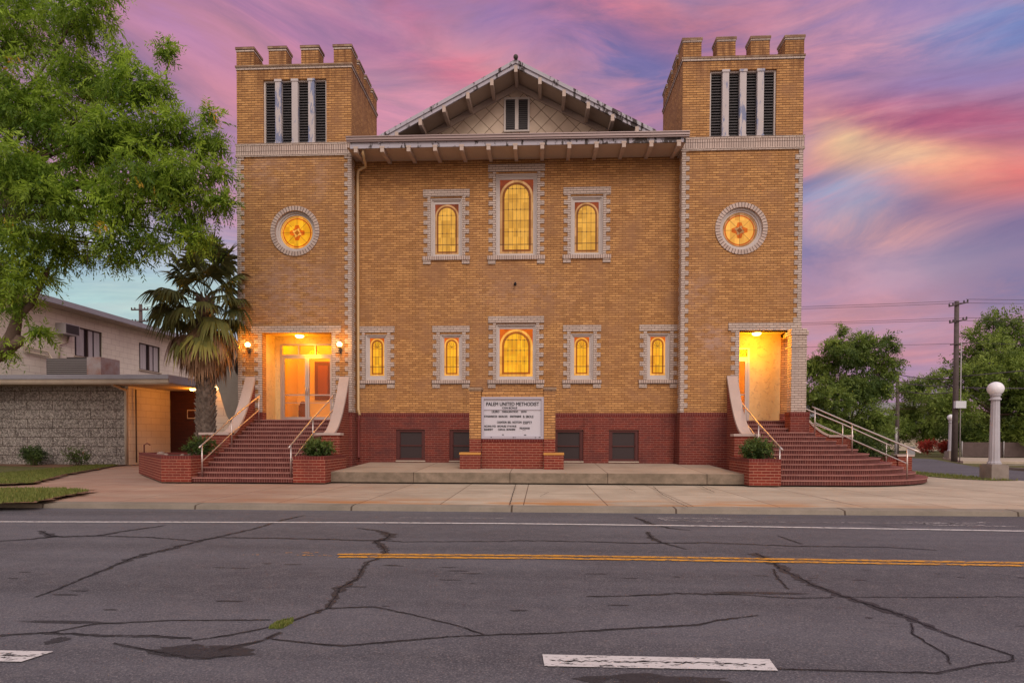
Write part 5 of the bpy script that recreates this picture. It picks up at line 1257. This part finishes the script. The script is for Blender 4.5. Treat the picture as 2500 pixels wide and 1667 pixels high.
o_ = thing('rooftop_air_conditioner', (-21, 26.2, 3.78), 'rusty rooftop air conditioning unit on the flat annex roof', 'air conditioner')
b = MB(); b.box(-22.3, -21.35, 25.9, 26.9, 3.95, 4.75); b.box(-21.35, -20.25, 25.9, 26.9, 3.90, 4.80)
b.build('housing', ACD, o_)
b = MB()
for k in range(9): b.box(-22.28, -20.3, 25.885, 25.898, 4.0+k*.085, 4.03+k*.085)
b.build('grille', ACM, o_)
b = MB(); b.box(-20.25, -19.6, 25.7, 26.9, 3.90, 4.78); b.build('side_panel', RUST, o_)
for k, (z, y) in enumerate(((5.3, 26.4), (5.1, 26.9))):
    b = MB(); b.tube([(XB+.1, 26.0, z+.0), (XB+.1, 27.3, z-.05), (XB+.9, 26.9, 4.3-k*.2), (-22.3, 26.4, 4.3-k*.2)], .05, 6); tag(b.build('duct_pipe', CREAM), ['upper pale pipe from the cream wall down to the rooftop unit', 'lower pale pipe from the cream wall down to the rooftop unit'][k], 'pipe')

# ================================================================== PLANTS
def unit(v): return v/np.maximum(1e-9, np.linalg.norm(v, axis=-1, keepdims=True))
def sprays(centers, per, size, nleaf, droop, seed, width=.30, flat=.5, sub=0):
    """leafy sprays around ellipsoid clumps; returns V, F, tint. centers: (x,y,z,rx,ry,rz)"""
    r0 = np.random.RandomState(seed); C0 = np.array(centers, float); C = []
    for c in C0:
        for q in range(sub):
            d = unit(r0.normal(size=3)); f = .30+.62*r0.rand(); k = .30+.26*r0.rand(); C.append((*(c[:3]+d*c[3:6]*f), *(c[3:6]*k*np.array([1.1, 1.1, .72]))))
    C = np.array(C) if sub else C0; vol = (C[:, 3]*C[:, 5])**.9; cnt = np.maximum(6, (per*vol/vol.sum())).astype(int)
    base, outd, tn = [], [], []
    for c, n in zip(C, cnt):
        d = unit(r0.normal(size=(n, 3))); rad = .35+.65*r0.rand(n)**.45
        jit = 1+.25*np.sin(d[:, 0]*5+c[0])*np.cos(d[:, 2]*6+c[1])
        base.append(c[:3]+d*c[3:6]*rad[:, None]*jit[:, None]); outd.append(d)
        tn.append(np.clip(.34+.26*d[:, 2]+.14*r0.normal(size=n)+.20*r0.normal(), 0, .86)*.9+(r0.rand(n) < .05*(r0.rand() < .15)*6)*.4)  # tint rises towards clump tops: brighter lit tops painted into the leaf colour
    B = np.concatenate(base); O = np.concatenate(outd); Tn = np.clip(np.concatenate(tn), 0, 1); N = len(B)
    d = unit(O*.8+r0.normal(size=(N, 3))*.5+np.array([0, 0, -droop])); s_ = unit(np.cross(d, r0.normal(size=(N, 3))))
    L_ = size*(.6+.8*r0.rand(N))
    V = np.zeros((N, nleaf, 4, 3)); 
    for k in range(nleaf):
        t = (k+.5)/nleaf; side = 1 if k % 2 else -1
        p = B+d*(L_*t)[:, None]+np.array([0, 0, -1.])*(L_*t*t*droop*.6)[:, None]
        ld = unit(s_*side*.9+d*.7+np.array([0, 0, -droop*.7])+r0.normal(size=(N, 3))*.25); ll = (L_*.42*(1.1-.6*t))[:, None]
        ws_ = unit(np.cross(ld, r0.normal(size=(N, 3))*.6+np.array([0, 0, 1.])))*ll*width*.5
        V[:, k, 0] = p; V[:, k, 1] = p+ld*ll*.45+ws_; V[:, k, 2] = p+ld*ll; V[:, k, 3] = p+ld*ll*.45-ws_
    Fq = np.arange(N*nleaf*4).reshape(-1, 4); tint = np.repeat(Tn, nleaf)+r0.normal(size=N*nleaf)*.04
    return V.reshape(-1, 3), Fq, np.clip(tint, 0, 1)
def limbs(b, root, clumps, r0, seed, twig=True):
    rr = random.Random(seed)
    for c in clumps:
        p = Vector(root); q = Vector(c[:3]); mid = p.lerp(q, .5)+Vector((rr.uniform(-.4, .4), rr.uniform(-.3, .3), rr.uniform(-.1, .5)))*((q-p).length*.25)
        pts = [p.lerp(mid, t).lerp(mid.lerp(q, t), t) for t in [k/7 for k in range(8)]]; k0 = r0*(.5+.5*rr.random())
        b.tube(pts, [k0*(1-.86*k/7) for k in range(8)], 7, cap=False)
        if twig:
            for t in range(5):
                a = pts[rr.randint(3, 7)]; e = a+Vector((rr.gauss(0, 1), rr.gauss(0, 1), rr.gauss(.1, .8))).normalized()*max(c[3], .4)*1.1; b.tube([a, a.lerp(e, .5)+Vector((0, 0, .08)), e], [k0*.16, k0*.1, .006], 5, cap=False)
# big street tree at the left
def tp(x, y, Y):   # where a clump seen at (x, y) of the 2352-wide photo stands when it is Y metres away
    x *= 2500/2352; y *= 2500/2352
    X = (x-1250+.3)/1450; Yv = -(y-833.5-268.02)/1450; d = F+RR*X+UU*Yv; t = Y/d.y
    return (d.x*t, Y, 1.17+d.z*t)
cl = [(40, 60, 125, 15.5), (170, 30, 70, 15.2), (215, -20, 45, 15), (60, 220, 130, 15), (175, 160, 70, 15.6), (-120, 150, 160, 16), (-100, 400, 150, 16), (285, 195, 65, 14.8), (365, 205, 42, 15), (275, 118, 20, 15), (383, 112, 15, 15), (310, 290, 85, 15), (240, 300, 60, 14.5), (420, 310, 62, 15.3), (485, 262, 20, 15.4), (470, 330, 40, 15.6), (430, 400, 70, 15), (505, 392, 26, 15.4), (330, 400, 80, 14.8),
      (170, 330, 85, 14.5), (60, 420, 110, 14.2), (180, 470, 85, 14.4), (290, 480, 70, 15), (400, 480, 60, 15.2), (470, 450, 36, 15.4), (520, 462, 16, 15.4), (60, 560, 90, 14.6), (150, 560, 50, 15), (250, 560, 55, 14.8), (330, 560, 45, 15), (440, 540, 42, 15.3), (50, 640, 48, 14.8), (35, 690, 38, 14.8), (95, 755, 14, 14.9), (10, 800, 15, 15), (-60, 620, 90, 15)]
clumps = []
for x, y, r_, Y in cl:
    c = tp(x, y, Y); k = r_*2500/2352*Y/1450; clumps.append((c[0], c[1], c[2], k*.92, k*1.15, k*.80))
bt = thing('shade_tree', (-17.0, 15.2, 0), 'large leafy shade tree leaning in from the left edge over the annex', 'tree', None)
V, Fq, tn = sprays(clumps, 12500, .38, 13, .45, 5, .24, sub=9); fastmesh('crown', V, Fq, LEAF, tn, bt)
b = MB(); fork = (-16.6, 15.2, 4.1)
b.tube([(-17.1, 15.2, 0), (-17.0, 15.2, 1.5), (-16.8, 15.2, 3.0), (-16.5, 15.2, 4.6), (-16.2, 15.3, 7), (-15.6, 15.2, 10), (-15.2, 15.2, 13)], [.42, .36, .33, .27, .2, .13, .05], 12, cap=False)
c0 = tp(-40, 830, 15); c1 = tp(15, 800, 15); c2 = tp(30, 768, 15); c3 = tp(12, 745, 15); c4 = tp(40, 728, 15); c5 = tp(70, 700, 15); c6 = tp(120, 600, 15)
b.tube([c0, c1, c2, c4, c5, c6], [.24, .20, .16, .11, .08, .04], 9, cap=False); b.tube([c1, tp(42, 785, 15), tp(48, 772, 15)], [.17, .13, .10], 9)
limbs(b, (-16.2, 15.3, 7), [c for c in clumps if c[3] > .35], .12, 4); b.build('trunk', BARK, bt)

# palm
PX, PY, PZ = -10.72, 18.6, 0
pm = thing('fan_palm', (PX, PY, PZ), 'fan palm with shaggy trunk and dead frond skirt left of the left tower', 'palm')
b = MB(); b.tube([(PX, PY, 0), (PX, PY, 1.2), (PX-.02, PY, 3.3), (PX+.0, PY, 5.6)], [.27, .25, .22, .18], 14, cap=False)
rp = random.Random(3); k = 0; z = .15
while z < 5.6:
    a = k*2.39996; rr = .26-.012*z; c_ = Vector((PX+rr*math.cos(a), PY+rr*math.sin(a), z)); o_ = Vector((math.cos(a), math.sin(a), 0)); s_ = Vector((-math.sin(a), math.cos(a), 0)); h = rp.uniform(.14, .22); w_ = rp.uniform(.045, .075); e = rp.uniform(.05, .12); a += rp.uniform(-.5, .5)
    P = [c_-s_*w_, c_+s_*w_, c_+o_*e+s_*w_*.5+Vector((0, 0, h)), c_+o_*e-s_*w_*.5+Vector((0, 0, h))]; q = c_+Vector((0, 0, h*1.1))
    b.face(P); b.face([P[1], q, P[2]]); b.face([P[0], P[3], q]); b.face([P[3], P[2], q]); k += 1; z += .0125
b.build('trunk', PBARK, pm)
def fans(specs, seed):
    """specs: (origin, azimuth, elevation of the petiole, petiole length, fan radius, droop, tint)"""
    r0 = np.random.RandomState(seed); V, Fq, tn = [], [], []
    def quad(a, b_, c, d, t): i = len(V); V.extend([a, b_, c, d]); Fq.append((i, i+1, i+2, i+3)); tn.append(t)
    for (o_, az_, e_, pl_, fr_, dr, t) in specs:
        h = np.array([math.cos(az_), math.sin(az_), 0]); d = h*math.cos(e_)+np.array([0, 0, math.sin(e_)]); s_ = np.array([-math.sin(az_), math.cos(az_), 0]); up = np.cross(s_, d)*-1
        up = np.cross(d, s_); up = up if up[2] > 0 else -up
        P = [np.array(o_)+d*pl_*k/4-np.array([0, 0, 1])*dr*.25*pl_*(k/4)**2 for k in range(5)]
        for k in range(4): quad(P[k]-s_*.016, P[k]+s_*.016, P[k+1]+s_*.013, P[k+1]-s_*.013, t*.8); quad(P[k]-up*.013, P[k]+up*.013, P[k+1]+up*.01, P[k+1]-up*.01, t*.8)
        c = P[4]; d2 = unit(P[4]-P[3]); up = np.cross(s_, d2); up = -up if up[2] < 0 else up
        nb = 30; tw = r0.normal()*.15
        for j in range(nb):
            a = (j/(nb-1)-.5)*R(225)+r0.normal()*.02; fold = .10*(1 if j % 2 else -1)
            bd = d2*math.cos(a)+s_*math.sin(a)*.95+up*(-.22*abs(math.sin(a))+tw*math.sin(a))+up*fold*.2
            L_ = fr_*(1-.20*abs(a)/2.0)*(.84+.26*r0.rand()); sd = unit(np.cross(bd, up)+up*r0.normal()*.25); q0 = c
            wmax = L_*R(225)/nb*.46; dk = dr*(.7+.6*r0.rand()); prev = c; pw = .004; pt = 0
            for tt in (.22, .45, .62, .78, .9, 1.0):
                hang = max(0, tt-.45)
                pos = c+unit(bd)*L_*(tt-hang*.35*min(1, dk))-np.array([0, 0, 1])*L_*dk*(.22*tt*tt+1.15*hang**1.5)+sd*r0.normal()*.012*hang
                wd = wmax*(tt/.5) if tt <= .5 else wmax*max(.02, (1-tt)/.5)**.8
                quad(prev-sd*pw, prev+sd*pw, pos+sd*wd, pos-sd*wd, min(1, max(0, t+.25*(tt-.5)+r0.normal()*.05))); prev = pos; pw = wd
    return np.array(V), np.array(Fq), np.array(tn)
rp = random.Random(12); live, dead = [], []
for k in range(33):
    az_ = k*2.39996+.3; lev = k/33; e_ = R(80-92*lev+rp.uniform(-10, 10)); dr = .30+.75*lev
    live.append(((PX+.1*math.cos(az_), PY+.1*math.sin(az_), 5.9-.8*lev), az_, e_, rp.uniform(.72, 1.1) if lev > .3 else rp.uniform(.9, 1.3), rp.uniform(.72, .94), dr, max(0, min(.8, rp.gauss(.34, .22)))))
live.append(((PX+.1, PY-.15, 4.85), R(-62), R(-28), .62, .95, .75, .95)); live.append(((PX-.1, PY-.15, 4.85), R(-122), R(-35), .65, .85, .85, .9))
live.append(((PX, PY, 5.7), R(25), R(66), 1.35, 1.05, .3, .3)); live.append(((PX, PY, 5.7), R(-10), R(80), 1.45, .95, .25, .2)); live.append(((PX, PY, 5.6), R(184), R(22), 1.35, 1.0, .7, .25)); live.append(((PX, PY, 5.6), R(172), R(5), 1.35, .95, .8, .2))
for k in range(60):
    az_ = k*2.39996; lev = k/60; e_ = R(-22-52*lev+rp.uniform(-9, 6)); dead.append(((PX+.12*math.cos(az_), PY+.12*math.sin(az_), 4.98-.68*lev), az_, e_, rp.uniform(.55, .82)*(1-.38*lev), rp.uniform(.54, .74)*(1-.14*lev), 1.15, max(0, min(1, rp.gauss(.30+.35*lev, .25)))))
V, Fq, tn = fans(live, 1); fastmesh('fronds', V, Fq, PALM, tn, pm)
V, Fq, tn = fans(dead, 2); fastmesh('dead_fronds', V, Fq, DEADP, tn, pm)

# shrubs in the planters
def shrub(x, y, z, rx, rz, label, seed, m_=LEAF3, n=420, size=.16, grp=None, stems=6, cat='shrub'):
    o_ = thing('shrub', (x, y, z), label, cat, grp); rr = random.Random(seed)
    cl_ = [(x+rr.uniform(-.55, .55)*rx, y+rr.uniform(-.5, .5)*rx, z+rz*rr.uniform(.6, 1.35), rx*.5, rx*.5, rz*.5) for _ in range(9)]+[(x, y, z+rz, rx*.7, rx*.7, rz*.8)]
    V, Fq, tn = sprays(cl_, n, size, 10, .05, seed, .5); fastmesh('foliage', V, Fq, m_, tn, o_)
    b = MB()
    for k in range(stems): a = rr.uniform(0, 6.28); b.tube([(x, y, z-.05), (x+.3*rx*math.cos(a), y+.3*rx*math.sin(a), z+rz*.6), (x+.6*rx*math.cos(a), y+.6*rx*math.sin(a), z+rz*1.4)], [.018, .012, .005], 5, cap=False)
    b.build('stem', BARK, o_)
shrub(-9.72, 16.6, .63, .40, .32, 'loose wispy green shrub in the long planter left of the left stairs', 2, n=330)
shrub(-6.12, 16.3, .63, .47, .27, 'wide round green shrub in the planter right of the left stairs', 3, n=520)
shrub(5.78, 16.2, .62, .40, .30, 'dense round shrub with reddish tips in the planter left of the corner stairs', 4, n=520)
shrub(10.9, 20.75, .55, .95, .42, 'broad dark shrub behind the corner stairs beside the side street', 5, n=900, size=.2)
shrub(-21.5, 24.2, .02, .45, .42, 'tallest, darkest bush against the aggregate wall at the left edge of the frame', 6, LEAF4, 300, .2)
shrub(-20.9, 23.6, .02, .20, .30, 'small upright shrub under the middle of the aggregate wall', 7, n=110, size=.16)
shrub(-19.0, 23.6, .02, .50, .40, 'sparse twiggy shrub under the aggregate wall near its right end', 8, n=210, size=.16)
o = grass_blades('weeds', [L(1235, 668), L(1280, 640), L(1345, 625), L(1345, 640), L(1290, 668)], 420, .022, RZ+.003, GBLD, seed=9); tag(o, 'tuft of green weeds growing from a crack in the road', 'weeds')

# street trees at the right
def street_tree(name, foot, H, clump_px, Y, label, m_, n, size, seed, tr=.14, th=2.0, droop=.3, grp='trees beyond the side street'):
    o_ = thing(name, foot, label, 'tree', grp); cl_ = []
    for x, y, r_ in clump_px:
        rr = random.Random(int(x*7+y)); yy = Y+rr.uniform(-1, 1)*r_*1.0628*Y/1450*.8; c = tp(x, y, yy); k = r_*1.0628*Y/1450; cl_.append((c[0], c[1], c[2], k, k*1.1, k*.85))
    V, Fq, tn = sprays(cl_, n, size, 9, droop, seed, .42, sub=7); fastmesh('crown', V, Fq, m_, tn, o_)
    b = MB(); b.tube([foot, (foot[0]+.1, foot[1], th*.5), (foot[0], foot[1]+.1, th)], [tr*1.3, tr, tr*.85], 9, cap=False)
    limbs(b, (foot[0], foot[1]+.1, th), [c for c in cl_ if c[3] > .02*Y*.5], tr*.5, seed); b.build('trunk', BARK, o_)
street_tree('street_tree', (13.2, 26, 0), 6, [(1900, 850, 50), (1950, 812, 46), (1995, 805, 36), (2030, 835, 28), (1880, 920, 55), (1950, 890, 62), (2015, 900, 40), (1890, 980, 48), (1950, 970, 55), (2000, 975, 36), (1925, 1015, 36), (1975, 1020, 30), (1910, 790, 16), (2050, 790, 14), (2062, 830, 10), (1935, 760, 10), (2035, 775, 9), (1990, 775, 12), (2052, 860, 12)], 26,
    'bushy round street tree just right of the corner pier', LEAF2, 7000, .34, 21, .13, 1.6)
street_tree('street_tree', (35.5, 48, 0), 11, [(2250, 800, 45), (2300, 770, 50), (2200, 860, 55), (2350, 830, 60), (2270, 860, 75), (2180, 930, 55), (2260, 950, 70), (2340, 920, 70), (2400, 870, 80), (2420, 960, 80), (2220, 1000, 50), (2320, 1000, 55), (2280, 740, 20), (2330, 745, 16), (2150, 870, 18), (2380, 790, 24), (2240, 765, 16)], 48,
    'tall spreading street tree behind the utility pole at the right edge', LEAF2, 9500, .62, 22, .3, 3.2, .1)
street_tree('street_tree', (27.5, 60, 0), 7, [(2100, 900, 30), (2130, 890, 30), (2080, 950, 40), (2140, 940, 45), (2110, 985, 42), (2060, 990, 36), (2170, 985, 34), (2040, 1000, 26), (2200, 990, 26)], 60,
    'darker tree in the gap between the bushy tree and the tall tree', LEAF2, 4200, .62, 23, .25, 2.5, .1)
def treeline(name, xs, Y, label, seed, n):
    cl_ = [(x, Y+random.Random(i).uniform(-3, 3), random.Random(i+5).uniform(1.2, 3.2), 3.4, 3, 2.3) for i, x in enumerate(xs)]
    V, Fq, tn = sprays(cl_, n, .9, 8, .1, seed, .45); o_ = fastmesh(name, V, Fq, LEAF4, tn); o_['kind'] = 'stuff'; o_['label'] = label; o_['category'] = 'hedge'
treeline('distant_trees', list(np.arange(22, 75, 2.6)), 74, 'dark mass of far trees and hedges beyond the side street', 31, 5200)
for k, (x, y, r_, lb) in enumerate(((31.65, 50, .72, 'wide red flowering shrub on the far lawn, left of the other red one'), (33.0, 50.2, .42, 'smaller red flowering shrub beside the fence on the far lawn'))):
    shrub(x, y, .2, r_, .50, lb, 40+k, REDF, 420, .26, 'red flowering shrubs on the far lawn', 3)
b = MB(); b.box(31.6, 60, 46.0, 46.06, -.05, 1.05); fe = tag(thing('garden_fence', (36, 46, 0), '', 'fence'), 'brown board fence with pale posts beyond the far lawn', 'fence'); b.build('boards', FENC, fe)
for k in range(8): b = MB(); b.tube([(31.5+k*3.0, 45.9, -.1), (31.5+k*3.0, 45.9, 1.12)], .045, 6); b.build('post', ACM, fe)
b = MB(); b.box(30.1, 30.62, 50, 50.2, .0, .62); b.box(30.07, 30.65, 49.97, 50.23, .62, .68)
tag(b.build('utility_box', BAGM), 'small white utility box on the far lawn left of the red shrubs', 'box')
hs = thing('distant_house', (33, 70, 0), 'pale house glimpsed between the trees beyond the far lawn', 'house')
b = MB(); b.box(28, 46, 69, 78, 0, 3); b.build('wall', CREAM, hs); b = MB(); b.xz([(27.4, 3), (46.6, 3), (42, 5.4), (32, 5.4)], 68.4, 78.6); b.build('roof', FASC, hs)

# poles, lamps, wires
def utility_pole(x, y, H, r_, label, arms, box=None, name='utility_pole', grp='utility poles'):
    o_ = thing(name, (x, y, -.1), label, 'utility pole', grp); b = MB(); b.tube([(x, y, -.1), (x+.02, y, H*.5), (x-.02, y, H)], [r_, r_*.85, r_*.7], 10); b.build('pole', POLEM, o_)
    for z, hw, sl in arms:
        b = MB(); b.tube([(x-hw, y-.12, z-sl), (x+hw, y-.12, z+sl)], .055, 4); b.build('crossarm', POLEM, o_)
        for t in (-1, -.6, .6, 1): b = MB(); b.lathe(x+hw*t*.96, y-.12, [(.03, z+sl*t+.03), (.05, z+sl*t+.09), (.03, z+sl*t+.16), (.001, z+sl*t+.18)], 8); b.build('insulator', ACD, o_)
    return o_
UP1 = utility_pole(24.95, 37, 9.5, .17, 'tall wooden utility pole with two crossarms and a pale metal box', [(9.3, .55, .12), (8.3, .5, .10)])
b = MB(); b.box(24.72, 25.32, 36.6, 36.8, 3.1, 3.52); b.build('equipment_box', BAGM, UP1); b = MB(); b.tube([(25.12, 36.78, -.1), (25.1, 36.8, 7)], .03, 6); b.build('conduit', ACM, UP1)
b = MB(); b.tube([(24.5, 36.85, 6.9), (25.5, 36.85, 7.0)], .05, 4); b.build('crossarm', POLEM, UP1)
UP2 = utility_pole(27.4, 47, 6.4, .15, 'shorter dark utility pole with a grey conduit beside the bushy tree', [(5.65, .7, .0), (4.87, .7, .0)])
b = MB(); b.tube([(27.2, 46.75, -.1), (27.2, 46.75, 2.2)], .09, 8); b.build('conduit', ACM, UP2)
UP3 = utility_pole(-27.6, 40, 10.4, .16, 'distant wooden utility pole rising above the cream building roof', [(10.0, .6, .0), (9.2, .55, .02)])
def wire(a, c, sag, label, r_=.013, grp='overhead power lines'):
    a, c = Vector(a), Vector(c); b = MB(); b.tube([a.lerp(c, t/14)-Vector((0, 0, sag*4*(t/14)*(1-t/14))) for t in range(15)], r_, 4); tag(b.build('power_line', WIRE), label, 'power line', grp)
wl = [((24.4, 36.9, 9.35), (-28.1, 39.9, 10.1), 'top'), ((25.0, 36.9, 9.5), (-27.2, 39.9, 10.2), 'top'), ((24.45, 36.9, 8.35), (-28.1, 39.9, 9.3), 'second'), ((25.4, 36.9, 8.5), (-27.1, 39.9, 9.3), 'second'), ((24.5, 36.85, 6.95), (-27.6, 39.9, 8.0), 'lowest')]
for (a, c, nm), q in zip(wl, ('upper', 'lower', 'upper', 'lower', '')): wire(a, c, .5, ('thin %s power line of the %s tier running left behind the church' % (q, nm)).replace('  ', ' '))
for a, nm in (((24.4, 36.9, 9.4), 'lower power line of the top tier'), ((25.4, 36.9, 9.6), 'upper power line of the top tier'), ((25.4, 36.9, 8.5), 'upper power line of the second tier'), ((24.45, 36.9, 8.35), 'lower power line of the second tier'), ((25.5, 36.85, 7.0), 'power line of the lowest tier')): wire(a, (60, 30, a[2]-.9), .4, 'thin %s leaving the tall pole to the right' % nm)
for i, (a, c, sg) in enumerate([((27.4, 46.9, 6.2), (25, 37, 4.9), .15), ((26.7, 46.9, 5.7), (25, 37, 4.4), .1), ((25, 37, 5.0), (40, 27, 6.6), .2), ((25, 37, 4.35), (42, 33, 4.2), .15), ((28.1, 46.9, 4.9), (25, 37, 4.1), .15)]):
    wire(a, c, sg, ['thick cable from the top of the short pole to the tall pole', 'cable from the middle crossarm of the short pole to the tall pole', 'thick cable rising right from the tall pole across the big tree', 'level cable leaving the tall pole to the right above the globe lamp', 'lowest cable between the short and tall poles'][i], .035, 'cables between the poles')
def globe_lamp(x, y, label):
    o_ = thing('street_lamp', (x, y, 0), label, 'street lamp', 'concrete globe street lamps')
    b = MB(); b.box(x-.25, x+.25, y-.25, y+.25, 0, .42); b.box(x-.21, x+.21, y-.21, y+.21, .42, .46); b.build('pedestal', BASEC, o_)
    b = MB(); b.lathe(x, y, [(.18, .46), (.18, .50), (.155, .53), (.142, .58), (.110, 2.40), (.110, 2.42)], 24, flute=.07, smooth=False); b.lathe(x, y, [(.15, 2.40), (.15, 2.44), (.12, 2.46), (.12, 2.52), (.155, 2.54), (.12, 2.57), (.001, 2.58)], 24); b.build('column', LAMPC, o_)
    b = MB(); b.ball((x, y, 2.74), .215, seg=32, rg=20); b.build('globe', OPAL, o_)
globe_lamp(13.82, 18.75, 'near fluted concrete street lamp with white globe at the pavement edge')
globe_lamp(28.05, 42, 'far concrete street lamp with white globe beside the tall utility pole')
